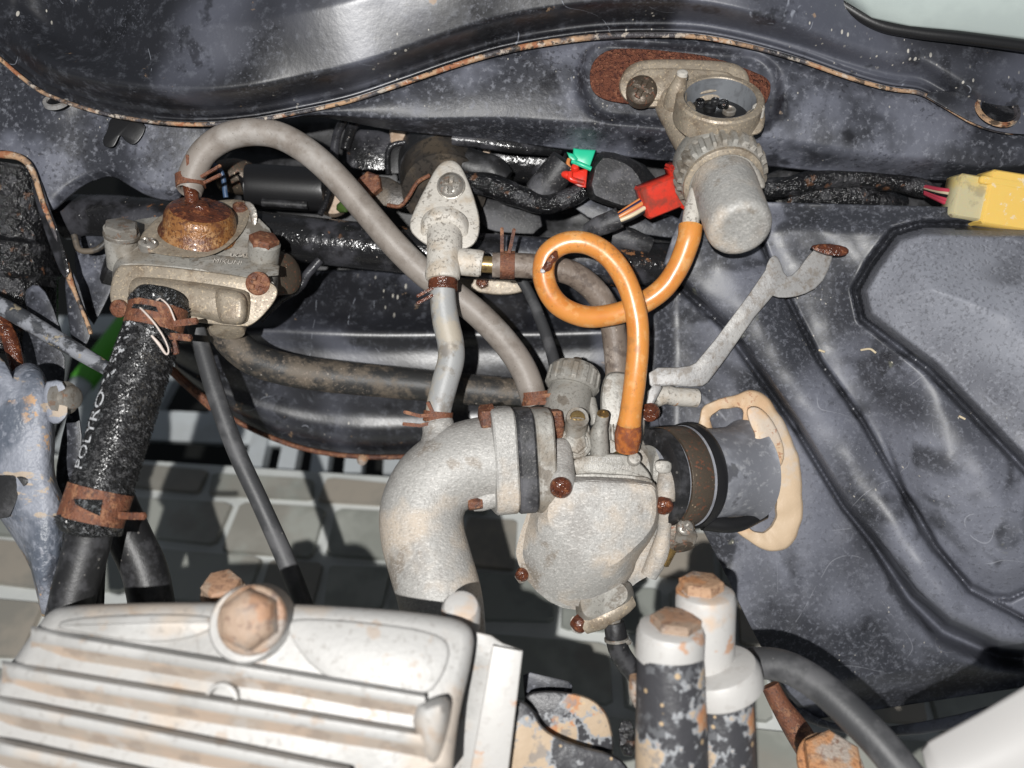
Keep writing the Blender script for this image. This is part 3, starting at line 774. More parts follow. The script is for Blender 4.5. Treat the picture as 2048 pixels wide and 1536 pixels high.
def f_ab(u, v):
    a = at(LC, v); b = at(RC, v); uu = u ** 1.0
    x = a[0] + (b[0] - a[0]) * uu; y = a[1] + (b[1] - a[1]) * uu
    d1 = -sdist(L1, x, y); d2 = -sdist(L2, x, y); d3 = -sdist(L3, x, y); d4 = -sdist(L4, x, y)
    z = -215 + 8 * nz(x, y, .004, 1) + 3 * nz(x, y, .02, 4)
    z += 46 * sstep(-2, 14, d1) * (1 + 1.5 * sstep(1650, 1900, x)) - (42 + 80 * sstep(1700, 1900, x)) * math.exp(-((d1 + 4 + 12 * sstep(1700, 1900, x)) / (5 + 13 * sstep(1700, 1900, x))) ** 2)
    if d1 > 0 > d2:
        t_ = d1 / (d1 - d2); z += 30 * math.sin(math.pi * t_) ** .8
    z -= 32 * math.exp(-((d2) / 5) ** 2)
    if d2 > 0: z += 66 * sstep(0, 170, d2)
    if y > 780: z += 30 * sstep(-6, 60, d4) * sstep(780, 1000, y) - 26 * math.exp(-((d4) / 6) ** 2) * sstep(850, 1000, y)
    z += 46 * sstep(0, 20, d3) + 85 * sstep(0, 190, d3) - 40 * math.exp(-((d3 + 5) / 6.5) ** 2)
    z -= 70 * sstep(.92, 1.0, v) + 25 * sstep(.0, .06, .06 - v)
    z -= 30 * sstep(1360, 1300, x)
    return p(x, y, z)
ab = thing('air_cleaner_box', 'large dusty black plastic air cleaner box with moulded ridges on the right', 'air box', p(1850, 1400, -250))
MB().sheet(f_ab, 300, 320).build('shell', 'plastic', ab, sharp=70, thick=8, face_cam=True)
sh_ = [o for o in ab.children if o.name.startswith('shell')][0]; sh_.data.materials.append(M['plastic_rough'])
for f in sh_.data.polygons:      # the raised lid is moulded with a grain
    i_, j_ = divmod(f.vertices[0], 321); a = at(LC, j_ / 320); b = at(RC, j_ / 320); u_ = i_ / 300
    if -sdist(L3, a[0] + (b[0] - a[0]) * u_, a[1] + (b[1] - a[1]) * u_) > 3: f.material_index = 1
# lower lip hanging below the shell and its dark underside
MB().prism([(1556, 1385), (1600, 1410), (1640, 1440), (1720, 1455), (1800, 1452), (1960, 1420), (2130, 1360), (2130, 1400), (1960, 1450), (1800, 1475), (1700, 1470), (1620, 1448), (1570, 1420)], -330, -262, 6, 1).build('lower_lip', 'plastic', ab)
MB().lathe(p(1707, 879, -172), (-.1, .1, 1), [(-4, 17), (4, 16), (9, 10), (10, 2)], 24).build('drain_plug', 'rust_wet', ab)
MB().stack([(chaikin([(1810, 470), (1850, 462), (1905, 478), (1915, 486), (1870, 488), (1830, 482)], 2), -170), (chaikin([(1814, 471), (1850, 465), (1900, 479), (1908, 484), (1870, 485), (1832, 480)], 2), -84)], n=40).build('moulded_rib', 'plastic_rough', ab)

# tan sealant round the joint
OUT = [(1396, 856), (1401, 822), (1417, 803), (1462, 793), (1500, 779), (1530, 786), (1568, 838), (1595, 898), (1608, 985), (1604, 1052), (1580, 1096), (1544, 1106), (1498, 1088), (1455, 1045), (1420, 980), (1400, 915)]
INN = [(1424, 850), (1420, 832), (1434, 820), (1470, 816), (1488, 820), (1482, 860), (1500, 900), (1535, 930), (1552, 1000), (1550, 1035), (1540, 1055), (1522, 1066), (1500, 1060), (1470, 1035), (1445, 975), (1428, 915)]
o1 = [(x + 5 * nz(x, y, .03, 11), y + 4 * nz(x, y, .03, 12)) for x, y in chaikin(OUT, 3)]; i1 = [(x + 7 * nz(x, y, .04, 13), y + 5 * nz(x, y, .05, 14)) for x, y in chaikin(INN, 3)]
def plz(x, y): return -203 + 8 * nz(x, y, .004, 1) + 2.5 * nz(x, y, .03, 8)
def mid(f): return [(a[0] + (b[0] - a[0]) * f, a[1] + (b[1] - a[1]) * f) for a, b in zip(o1, i1)]
rs = []
for f, dz in ((0, -8), (.03, 2), (.10, 5), (.3, 5.5), (.5, 6.5), (.75, 5), (.93, 4), (1, -8)):
    rs.append([p(x, y, plz(x, y) + dz + (3.5 * nz(x, y, .035, 2) + 1.5 * nz(x, y, .11, 5)) * (dz > 0)) for x, y in mid(f)])
tag(MB().rings(rs, False, False).build('sealant_ring', 'sealant', sharp=60), 'thick tan sealant smeared round the rubber boot on the air box', 'sealant')
# runs of sealant on the neck
tag(MB().prism([(1490, 815), (1520, 812), (1552, 850), (1572, 905), (1560, 940), (1546, 920), (1538, 968), (1531, 928), (1518, 905), (1502, 888), (1512, 872), (1500, 850)], -190, -106, 5, 2).build('sealant_smear', 'sealant'),
    'drip of tan sealant running down the boot neck', 'sealant')

# rubber intake boot + clamp
BAX = Vector((.90, .02, -.42)).normalized()
bc = p(1325, 955, -85)
boot = thing('intake_boot', 'dusty black rubber intake boot between carburettor and air box', 'rubber boot', p(1450, 1060, -150))
MB().lathe(bc, BAX, [(-6, 97), (-2, 98), (54, 98), (56, 108), (76, 110), (84, 106), (88, 99), (150, 97), (185, 99), (204, 104), (220, 113)], 72).build('sleeve', 'boot', boot, sharp=30)
MB().lathe(bc, BAX, [(-34, 70), (-34, 96), (-30, 103), (-8, 105), (-4, 100)], 64, cap=False).build('front_lip', 'black_rubber', boot)
MB().lathe(bc, BAX, [(55, 100), (57, 111), (68, 113), (78, 112), (85, 107), (88, 100)], 64, cap=False).build('rear_lip', 'black_clean', boot)
MB().tube([(1405, 1045, -95, 16), (1470, 1050, -110, 15), (1530, 1030, -165, 9)], 16).build('lower_bead', 'black_clean', boot)
cl = thing('boot_clamp', 'broad brown steel clamp band with screw round the intake boot', 'clamp', p(1370, 1110, -60))
MB().lathe(bc, BAX, [(-2, 100), (-2, 106), (0, 107), (50, 107), (52, 106), (52, 100)], 72, cap=False).build('band', 'steel_brown', cl, sharp=30)
e = Vector((.25, -.9, .35))
MB().prism([(1340, 1030), (1362, 1018), (1385, 1030), (1392, 1062), (1385, 1090), (1360, 1108), (1336, 1100), (1332, 1060)], -70, -38, 4, 2).build('lug', 'steel_brown', cl)
MB().box(p(1371, 1072, -34), (1, -.25, 0), (.2, .9, .4), (0, -.4, .9), 20, 15, 12, 3).build('nut', 'steel', cl)
MB().lathe(p(1368, 1092, -40), (.15, -.8, .5), [(0, 22), (5, 22), (6, 18)], 24).build('washer', 'steel_brown', cl)
phillips(p(1370, 1055, -24), (0.1, .45, .88), 17, 'steel', cl, rot=.7)
MB().lathe(p(1346, 1098, -44), (-.42, -.85, -.1), [(0, 9)] + [(2 + i * 2, 9.5 if i % 2 else 8) for i in range(18)] + [(40, 5)], 16).build('stud', 'brass', cl, sharp=20)

# ================================================================== CARBURETTOR
cb = thing('carburettor', 'grey cast carburettor with round float bowl in the centre', 'carburettor', p(1190, 1250, -60))
cc = p(1143, 776, -125); CA = axis_at(cc, .22, 1, -.42)
body = MB()
body.lathe(cc, CA, [(-190, 46), (-150, 52), (-120, 50), (-20, 50), (-8, 46), (0, 46)], 40)
body.prism([(1206, 748), (1238, 741), (1266, 752), (1290, 800), (1290, 880), (1262, 905), (1215, 882), (1198, 820)], -170, -62, 12, 2)
body.stack([(chaikin([(1088, 885), (1180, 850), (1310, 870), (1325, 960), (1300, 1000), (1110, 1000), (1088, 950)], 2), -190),
            (chaikin([(1088, 885), (1180, 850), (1310, 870), (1325, 960), (1300, 1000), (1110, 1000), (1088, 950)], 2), -95),
            (chaikin([(1110, 900), (1180, 875), (1290, 890), (1305, 960), (1290, 990), (1120, 990), (1105, 950)], 2), -70)], n=64)
body.lathe(p(1240, 945, -130), (1, .0, -.35), [(-40, 60), (30, 66), (60, 78), (80, 92), (96, 92)], 48)
body.build('body', 'cast_grey', cb)
def ribs(a, h): return 1 + .055 * (1 if math.sin(a * 15) > 0 else 0) if 4 < h < 40 else 1
MB().lathe(cc, CA, [(-4, 51), (0, 56), (5, 56), (36, 55), (46, 51), (50, 42)], 120, rfun=ribs).build('cap', 'cast_grey', cb, sharp=28)
MB().lathe(cc + CA * 50, CA, [(0, 15), (10, 14), (22, 10)], 20).build('cable_ferrule', 'steel_brown', cb)
# jet and air screws on the near side
b = MB().lathe(p(1150, 862, -45), Vector((.1, .45, .9)), [(-60, 33), (6, 31), (10, 28)], 32)
b.tube([(1150, 870, -40, 24), (1153, 845, -24, 23), (1155, 836, -14, 23)], 24)
b.build('screw_boss', 'cast_grey', cb)
MB().lathe(p(1155, 836, -14), (.08, .3, .94), [(-2, 23), (2, 22), (2, 16), (-3, 15)], 28, cap=False).build('screw_collar', 'cast_grey', cb)
phillips(p(1155, 836, -14), (.08, .3, .94), 15, 'brass', cb, 'idle_screw', dome=.15, cross=.14, depth=.4, rot=.1, slot=True)
MB().lathe(p(1151, 886, -26), (0, .2, .97), [(-6, 33), (4, 33), (6, 30), (6, 26), (2, 25)], 36).build('plug_collar', 'cast_grey', cb)
hexbolt(p(1151, 886, -24), (0, .2, .97), 23, 10, 'cast_grey', cb, 'hex_plug', ph=.3)
MB().tube([(1200, 950, -40, 20), (1199, 900, -28, 19), (1198, 868, -18, 18), (1202, 850, -10, 14), (1206, 828, 0, 13)], 24).build('vent_pipe', 'cast_grey', cb)
MB().lathe(p(1206, 828, 2), axis_at(p(1206, 828, 0), .2, 1, .62), [(0, 12.5), (2, 11.5), (2, 7), (-12, 6)], 24).build('pipe_mouth', 'brass', cb)
for gx in (1216, 1224):
    MB().tube([(gx, 848, -60, 4), (gx + 2, 880, -58, 4)], 10).build('rib', 'cast_grey', cb)
MB().tube([(1180, 800, -105, 12), (1187, 825, -92, 10), (1190, 850, -85, 9)], 14).build('casting_web', 'cast_grey', cb)
MB().tube([(1296, 818, -90, 12), (1300, 824, -75, 20), (1298, 830, -62, 15)], 20).build('choke_screw', 'rust_wet', cb)
MB().tube([(1228, 915, -60, 9), (1252, 900, -30, 9), (1258, 880, -12, 9)], 16).build('fuel_nipple', 'brass', cb)
# bowl rim with casting mark
rim = [(1142, 922), (1160, 912), (1215, 906), (1265, 910), (1300, 945), (1305, 968), (1150, 955), (1138, 940)]
rim_o = MB().prism(rim, -100, -12, 7, 2).build('bowl_rim', 'cast_grey', cb)
MB().prism([(1145, 944), (1290, 952), (1306, 962), (1306, 974), (1148, 966)], -80, 4, 3, 1).build('gasket_flange', 'cast_grey', cb)
MB().lathe(p(1268, 918, -8), (0, .3, .95), [(-20, 14), (4, 14), (8, 11), (9, 4)], 24).build('rim_boss', 'cast_grey', cb)
for txt, x0, y0, sz, slope in (('LICENCE', 1182, 924, 15, .02), ('MIKUNI', 1168, 938, 14, .03), ('JAPAN', 1222, 939, 14, .03)):
    vs, fs = text_verts(txt, sz, .6)
    MB().add([p(x0 + a, y0 - b_ + slope * a, -11.6 + c_) for a, b_, c_ in vs], fs).build('lettering', 'cast', rim_o, smooth=False)
# float bowl
CEN = (1190, 1060)
base = [(1090, 950), (1120, 925), (1150, 948), (1300, 958), (1322, 985), (1345, 1000), (1348, 1030), (1325, 1060), (1325, 1090), (1300, 1150), (1268, 1168), (1250, 1190), (1170, 1225), (1120, 1222), (1065, 1180), (1038, 1130), (1040, 1085), (1060, 1020)]
m1 = [(1098, 950), (1125, 935), (1150, 958), (1300, 968), (1316, 990), (1318, 1040), (1302, 1078), (1270, 1120), (1262, 1150), (1235, 1180), (1170, 1218), (1120, 1215), (1070, 1170), (1046, 1110), (1052, 1060), (1075, 1000)]
m2 = [(1106, 975), (1140, 970), (1170, 968), (1295, 978), (1310, 995), (1312, 1040), (1296, 1072), (1262, 1110), (1250, 1140), (1220, 1165), (1172, 1190), (1130, 1190), (1085, 1145), (1070, 1095), (1078, 1045), (1090, 1005)]
m3 = [(1124, 1000), (1150, 988), (1180, 985), (1290, 990), (1302, 1002), (1304, 1038), (1288, 1064), (1245, 1088), (1210, 1100), (1175, 1102), (1140, 1090), (1122, 1066), (1115, 1040), (1118, 1015)]
m4 = [(1134, 1008), (1155, 997), (1180, 994), (1282, 998), (1294, 1008), (1295, 1036), (1280, 1056), (1240, 1077), (1210, 1088), (1178, 1090), (1148, 1079), (1132, 1060), (1126, 1040), (1128, 1020)]
base = [(1088, 950), (1118, 925), (1150, 944), (1300, 954), (1322, 985), (1345, 1000), (1348, 1030), (1325, 1060), (1322, 1090), (1300, 1150), (1268, 1168), (1250, 1190), (1170, 1222), (1112, 1214), (1060, 1172), (1030, 1116), (1036, 1080), (1060, 1010)]
m1 = [(1090, 952), (1125, 938), (1150, 950), (1306, 958), (1320, 984), (1320, 1040), (1304, 1078), (1272, 1120), (1264, 1152), (1236, 1182), (1170, 1214), (1122, 1210), (1074, 1172), (1044, 1118), (1048, 1076), (1066, 1010)]
m2 = [(1094, 958), (1140, 950), (1170, 952), (1306, 960), (1319, 986), (1319, 1040), (1302, 1076), (1270, 1117), (1260, 1148), (1230, 1176), (1170, 1200), (1124, 1196), (1082, 1160), (1056, 1112), (1058, 1074), (1074, 1010)]
k1 = [(1098, 962), (1150, 951), (1305, 960), (1318, 986), (1318, 1040), (1301, 1075), (1266, 1112), (1244, 1146), (1196, 1172), (1142, 1166), (1098, 1120), (1072, 1062), (1082, 1010)]
k2 = [(1108, 974), (1156, 962), (1302, 969), (1313, 988), (1312, 1038), (1296, 1069), (1260, 1104), (1230, 1130), (1190, 1142), (1150, 1128), (1116, 1082), (1094, 1040), (1098, 1006)]
k3 = [(1122, 988), (1162, 976), (1295, 982), (1305, 996), (1304, 1034), (1288, 1060), (1250, 1088), (1220, 1106), (1188, 1112), (1160, 1100), (1132, 1064), (1112, 1030), (1114, 1008)]
bowl = MB().stack([(chaikin(base, 1), -95), (chaikin(base, 1), -72), (chaikin(m1, 1), -66), (chaikin(m1, 1), -30), (chaikin(m2, 1), -14), (chaikin(k1, 1), 14), (chaikin(k2, 1), 36), (chaikin(k3, 1), 41)], n=160, cen=CEN)
bowl.tube([(1118, 886, -30, 19), (1119, 898, -22, 25), (1121, 940, 2, 28), (1122, 964, 24, 29), (1122, 970, 26, 25)], 28)
bowl.tube([(1108, 980, -40, 32), (1122, 1004, -4, 30), (1142, 1032, 14, 18)], 20)
bowl.tube([(1334, 938, -22, 16), (1334, 965, -10, 20), (1330, 1000, 4, 20)], 20)
bowl.tube([(1330, 1010, -20, 17), (1328, 1060, -40, 14), (1318, 1108, -52, 20), (1298, 1150, -62, 17)], 18)
bowl.tube([(1042, 1148, -92, 14), (1048, 1160, -84, 12)], 14)
bowl.build('float_bowl', 'cast', cb, sharp=27)
MB().prism([(1150, 957), (1300, 966), (1312, 976), (1310, 984), (1150, 975)], -40, 33, 4, 1).build('bowl_step', 'cast', cb)
MB().prism([(1308, 925), (1318, 920), (1342, 922), (1344, 938), (1338, 948), (1312, 946)], -70, 6, 4, 1).build('bowl_tab', 'cast_grey', cb)
MB().stack([(chaikin([(1150, 1190), (1210, 1150), (1262, 1160), (1272, 1205), (1252, 1232), (1200, 1265), (1168, 1262), (1152, 1235)], 2), -90),
            (chaikin([(1150, 1190), (1210, 1150), (1262, 1160), (1272, 1205), (1252, 1232), (1200, 1265), (1168, 1262), (1152, 1235)], 2), -46),
            (chaikin([(1160, 1188), (1212, 1158), (1250, 1168), (1258, 1195), (1240, 1212), (1200, 1232), (1175, 1236), (1162, 1220)], 2), -16)], n=72).build('drain_boss', 'cast_grey', cb)
MB().tube([(1168, 1246, -50, 22), (1205, 1232, -40, 24), (1245, 1210, -40, 20), (1264, 1200, -46, 14)], 24).build('drain_barrel', 'cast_tan', cb)
MB().tube([(1215, 1232, -38, 17), (1228, 1248, -40, 17)], 20).build('drain_nipple', 'steel', cb)
phillips(p(1122, 974, 42), (-.02, -.35, .93), 22, 'rust_wet', cb, dome=.75, depth=.3, rot=.2)
phillips(p(1328, 1012, 18), (.05, -.45, .9), 18, 'rust_wet', cb, dome=.75, depth=.3)
phillips(p(1044, 1150, -70), (-.2, -.4, .85), 14, 'rust_wet', cb, dome=.7)
MB().prism([(1140, 1232), (1160, 1232), (1170, 1262), (1160, 1270), (1142, 1262)], -80, -50, 3, 1).build('screw_tab', 'cast', cb)
MB().tube([(1152, 1240, -46, 16), (1162, 1250, -36, 17), (1168, 1254, -30, 12)], 18).build('drain_screw', 'rust_wet', cb)

# ================================================================== INTAKE MANIFOLD
mf = thing('intake_manifold', 'curved grey cast aluminium intake elbow bolted to the carburettor', 'intake elbow', p(885, 1290, 40))
el = MB().tube([(1010, 918, -40, 84), (965, 918, -40, 84), (915, 934, -36, 84), (868, 968, -30, 83), (845, 1018, -18, 84), (846, 1070, -4, 84), (862, 1130, 14, 84), (880, 1195, 34, 84), (886, 1260, 52, 85), (886, 1330, 70, 86)], 48, 10)
el.tube([(882, 900, -30, 50), (878, 868, -38, 34), (876, 848, -42, 32), (875, 842, -43, 30)], 32)
el.tube([(1000, 985, -10, 26), (965, 1000, -4, 22), (945, 1005, -4, 18)], 20)
el.build('elbow', 'cast', mf, sharp=50)
FAX = Vector((.985, .06, -.16)).normalized()
def flange(x, dx0, dx1, scale, matn, name, yo=0):
    """oval flange, its plane facing along the inlet"""
    c = p(x, 918 + yo, -45); u = Vector((0, 1, 0)); u = (u - FAX * u.dot(FAX)).normalized(); v = FAX.cross(u)
    ol = []
    for i in range(60):
        a = 2 * math.pi * i / 60
        yv = 108 * scale * math.copysign(abs(math.sin(a)) ** .42, math.sin(a)); xv = 92 * scale * math.copysign(abs(math.cos(a)) ** .42, math.cos(a))
        ol.append((yv, xv))
    rs = []
    for h, s_ in ((dx0, .965), (dx0 + 4, 1), (dx1 - 4, 1), (dx1, .965)):
        rs.append([c + FAX * h + u * (a * s_) + v * (b_ * s_) for a, b_ in ol])
    return MB().rings(rs).build(name, matn, mf, sharp=30)
flange(1000, -22, 24, 1.0, 'cast', 'flange')
flange(1040, -16, 20, .98, 'boot_black', 'insulator')
flange(1074, -14, 22, .98, 'cast_grey', 'carburettor_flange')
hexbolt(p(984, 838, -10), -FAX, 30, 26, 'rust', mf, ph=.2, washer=1.05)
hexbolt(p(1096, 848, -30), FAX, 32, 28, 'rust', mf, 'nut', ph=.5)
hexbolt(p(962, 1006, 10), -FAX, 13, 26, 'rust', mf)

# ================================================================== VALVE (left): square body, rusty dome
pv = thing('vacuum_valve', 'square cast vacuum valve with a rusty dome on top at left', 'valve', p(390, 640, -150))
def ptz(x, y): return -190 + 1.22 * (y - 405) - .12 * (x - 390)     # sloping top face
PA = axis_at(p(400, 462, -120), .02, 1, .46)
fr = [(230, 540), (252, 521), (530, 553), (556, 572), (552, 600), (512, 642), (484, 654), (240, 618), (221, 600)]
bk = [(228, 470), (262, 440), (330, 432), (500, 420), (552, 470), (560, 560), (522, 625), (484, 640), (240, 606), (224, 570)]
MB().stack([(chaikin(bk, 1), -215), (chaikin(bk, 1), -165), (chaikin([(228, 500), (250, 478), (520, 500), (556, 530), (556, 590), (515, 636), (484, 648), (240, 612), (222, 590)], 1), -100), (chaikin(fr, 2), -62), (chaikin(fr, 2), -44)], n=120).build('body', 'cast_grey', pv, sharp=30)
for (x, y, r) in ((243, 482, 34), (527, 512, 33)):
    MB().lathe(p(x, y, ptz(x, y) - 10), PA, [(-60, r * .9), (20, r), (30, r), (34, r * .9)], 32).build('bolt_lug', 'cast_grey', pv)
step_o = MB().prism([(378, 505), (560, 522), (556, 560), (380, 540)], lambda x, y: ptz(x, y) - 30, lambda x, y: ptz(x, y) - 6, 3, 1).build('step', 'cast_grey', pv)
for txt, x0, y0, sz, sl in (('UCAL', 458, 513, 13, .06), ('MIKUNI', 424, 525, 15, .09)):
    vs, fs = text_verts(txt, sz, .7)
    MB().add([p(x0 + a * 1.15 + b_ * .3, y0 - b_ * .8 + sl * a, ptz(x0 + a, y0 - b_ * .8) + 1.5 + c_) for a, b_, c_ in vs], fs).build('lettering', 'cast_white', step_o, smooth=False)
# front cover, pressed
cov = MB().prism([(226, 545), (250, 523), (528, 557), (558, 575), (552, 602), (514, 645), (484, 658), (238, 622), (217, 602)], -48, -26, 5, 2)
cov.build('cover', 'cast_tan', pv)
raised = [(258, 566), (276, 549), (490, 577), (502, 590), (498, 640), (488, 650), (440, 648), (428, 640), (320, 622), (264, 606), (256, 590)]
r2 = [(272, 570), (284, 561), (482, 586), (490, 596), (488, 634), (480, 642), (444, 640), (434, 632), (320, 612), (276, 598), (269, 586)]
MB().stack([(chaikin(raised, 2), -30), (chaikin(raised, 2), -22), (chaikin(r2, 2), -4), (inset(chaikin(r2, 2)[::-1], 6)[::-1], 0)], n=100).build('pressed_panel', 'cast_tan', pv, sharp=60)
r3 = [(426, 585), (440, 575), (482, 584), (494, 600), (492, 640), (480, 650), (446, 648), (436, 636)]
MB().stack([(chaikin(r3, 2), -10), (chaikin([(x + (y < 600) * 2, y) for x, y in r3], 2), 0), (inset(chaikin(r3, 2)[::-1], 8)[::-1], 13), (inset(chaikin(r3, 2)[::-1], 14)[::-1], 15)], n=60).build('pressed_pocket', 'cast_tan', pv, sharp=60)
phillips(p(516, 567, -24), (.1, -.15, .95), 24, 'rust', pv, dome=.3, depth=.22)
phillips(p(238, 617, -24), (-.1, -.2, .95), 18, 'rust', pv, dome=.4, depth=.2)
# diamond plate and dome
dia = [(276, 478), (300, 448), (330, 424), (420, 403), (478, 397), (500, 408), (500, 432), (488, 462), (455, 496), (415, 514), (375, 516), (305, 507), (283, 497)]
MB().prism(dia, lambda x, y: ptz(x, y) - 10, lambda x, y: ptz(x, y) + 10, 3, 2).build('diamond_plate', 'cast_tan', pv)
dc = p(400, 462, ptz(400, 462) + 6)
MB().lathe(dc, PA, [(-4, 84), (4, 80), (9, 75), (34, 72), (44, 68), (50, 62), (52, 56)], 64).build('dome', 'rust_dome', pv, sharp=60)
MB().lathe(dc, PA, [(48, 64), (51, 60), (53.5, 52), (54.5, 30), (58, 18), (64, 15)], 48).build('dome_top', 'rust_wet', pv, sharp=60)
MB().tube([(390, 432, -106, 18), (387, 415, -104, 14.5), (383, 390, -106, 14), (379, 366, -110, 14)], 24).build('dome_nipple', 'rust_wet', pv)
phillips(p(297, 489, ptz(297, 489) + 12), PA, 20, 'steel', pv, dome=.55)
phillips(p(481, 415, ptz(481, 415) + 12), PA, 17, 'rust', pv, dome=.6, depth=.2)
hexbolt(p(243, 470, ptz(243, 470) + 24), PA, 34, 26, 'steel', pv, ph=.15, washer=1.04)
hexbolt(p(527, 496, ptz(527, 496) + 22), PA, 31, 27, 'rust', pv, ph=.4)
MB().prism([(486, 402), (504, 404), (516, 425), (513, 452), (502, 450), (500, 424)], -205, -148, 3, 1).build('spring_tab', 'steel', pv)
for (x, y, z, ax, m) in ((224, 530, -170, (-.75, .25, .5), 'black_rubber'), (566, 548, -150, (.8, .1, .5), 'steel_brown')):
    b = MB().lathe(p(x, y, z), ax, [(-24, 30), (-20, 44), (8, 46), (14, 38), (16, 22)], 36); b.build('grommet', m, pv)
MB().lathe(p(455, 655, -110), (.05, -.75, .4), [(-30, 40), (0, 38), (8, 36), (10, 30)], 36).build('outlet_collar', 'cast_tan', pv)
MB().tube([(556, 575, -190, 12), (545, 590, -190, 11), (536, 598, -180, 10)], 12).build('stay', 'rust', pv)

# braided hose to the valve
BR = [(318, 612, 20, 47), (300, 680, 30, 52), (272, 760, 45, 54), (240, 860, 62, 55), (212, 950, 78, 55), (180, 1046, 95, 54)]
bh = thing('braided_hose', 'thick black braided hose with white lettering hanging from the valve', 'hose', p(180, 1050, 95))
MB().tube(BR, 40, 14, jit=.05).build('sleeve', 'braid', bh, sharp=80)
bq = catmull(BR, 40); bP = [p(a[0], a[1], a[2]) for a in bq]; bR = [a[3] * kz(a[2]) for a in bq]
def on_braid(s, ang, off=0.0):
    i = min(len(bP) - 2, max(0, int(s * (len(bP) - 1)))); f = s * (len(bP) - 1) - i
    c = bP[i].lerp(bP[i + 1], f); ax = (bP[min(i + 2, len(bP) - 1)] - bP[max(0, i - 1)]).normalized()
    n0 = Vector((0, 0, 1)); n0 = (n0 - ax * n0.dot(ax)).normalized(); sd = ax.cross(n0)      # sd points left/right on screen
    d = n0 * math.cos(ang) + sd * math.sin(ang)
    return c + d * (bR[i] + off), ax, d
sgn0 = 1 if on_braid(.5, .6)[0].x < on_braid(.5, -.6)[0].x else -1
rf = random.Random(3); fb = MB()
for k in range(15000):
    s = rf.uniform(.10, .90); an = rf.gauss(0, 1.0) if rf.random() < .5 else rf.uniform(-2.2, 2.2)
    if .40 < s < .80 and .2 < sgn0 * an < 1.15 and rf.random() < .85: continue
    q, ax, d = on_braid(s, an, rf.uniform(-1, 2)); sd = ax.cross(d)
    l = rf.uniform(4, 11); th = rf.uniform(-1.3, 1.3); dr = ax * math.cos(th) + sd * math.sin(th) + d * rf.uniform(-.15, .55)
    wv = dr.cross(d).normalized() * rf.uniform(.5, 1.1); m_ = q + dr * l * .5 + d * rf.uniform(.6, 2.6); e_ = q + dr * l
    o = len(fb.v); fb.v += [q - wv, q + wv, m_ - wv, m_ + wv, e_]; fb.f += [(o, o + 1, o + 3, o + 2), (o + 2, o + 3, o + 4)]
fo_ = fb.build('braid_fibres', 'fibre', bh, smooth=False); fo_['kind'] = 'stuff'
sl = sum((bP[i + 1] - bP[i]).length for i in range(len(bP) - 1))
sgn = 1 if on_braid(.5, .6)[0].x < on_braid(.5, -.6)[0].x else -1
def letters(txt, s0, size, ang0):
    vs, fs = text_verts(txt, size, .35); out = []
    for a, b_, c_ in vs:
        s = s0 - a * .92 / sl; q = on_braid(s, sgn * (ang0 + b_ / 60), 4.2 + c_); out.append(q[0])
    return MB().add(out, fs).build('lettering', 'ink', bh, smooth=False)
letters('POLYRO', .80, 40, .42)
# broken remains of print further up the sleeve
fr_ = MB()
for k in range(34):
    s = .07 + .40 * rf.random(); an = sgn * rf.uniform(.35, .95)
    q, ax, d = on_braid(s, an, 2.8); sd = ax.cross(d); dr = (ax * rf.uniform(-1, 1) + sd * rf.uniform(-1, 1)).normalized()
    fr_.bar(q, q + dr * rf.uniform(5, 14), rf.uniform(3, 5.5), 1.2, d)
fr_.build('worn_print', 'ink', bh, smooth=False)
# frayed ends
fy_ = MB()
for k in range(700):
    top = k % 2; s = 0.0 if top else 1.0; a = rf.uniform(-math.pi, math.pi)
    q, ax, d = on_braid(s * .999, a, rf.uniform(-10, 3)); dr = (ax * (-1 if top else 1) * rf.uniform(.1, 1) + d * rf.uniform(-.4, .8) + ax.cross(d) * rf.uniform(-.8, .8)).normalized()
    l = rf.uniform(8, 22); wv = dr.cross(d).normalized() * rf.uniform(1.2, 2.6); o = len(fy_.v); e_ = q + dr * l
    fy_.v += [q - wv, q + wv, q + dr * l * .6 + d * 2 + wv * .8, q + dr * l * .6 + d * 2 - wv * .8, e_]; fy_.f += [(o, o + 1, o + 2, o + 3), (o + 3, o + 2, o + 4)]
fo2 = fy_.build('frayed_ends', 'fibre', bh, smooth=False); fo2['kind'] = 'stuff'
MB().tube([(322, 596, 10, 56), (318, 612, 16, 58), (312, 628, 20, 52)], 40, jit=.25).build('frayed_rim', 'braid', bh)
MB().tube([(186, 1030, 92, 60), (181, 1046, 94, 64), (177, 1056, 96, 60), (176, 1060, 96, 40)], 40, jit=.22).build('frayed_hem', 'braid', bh)
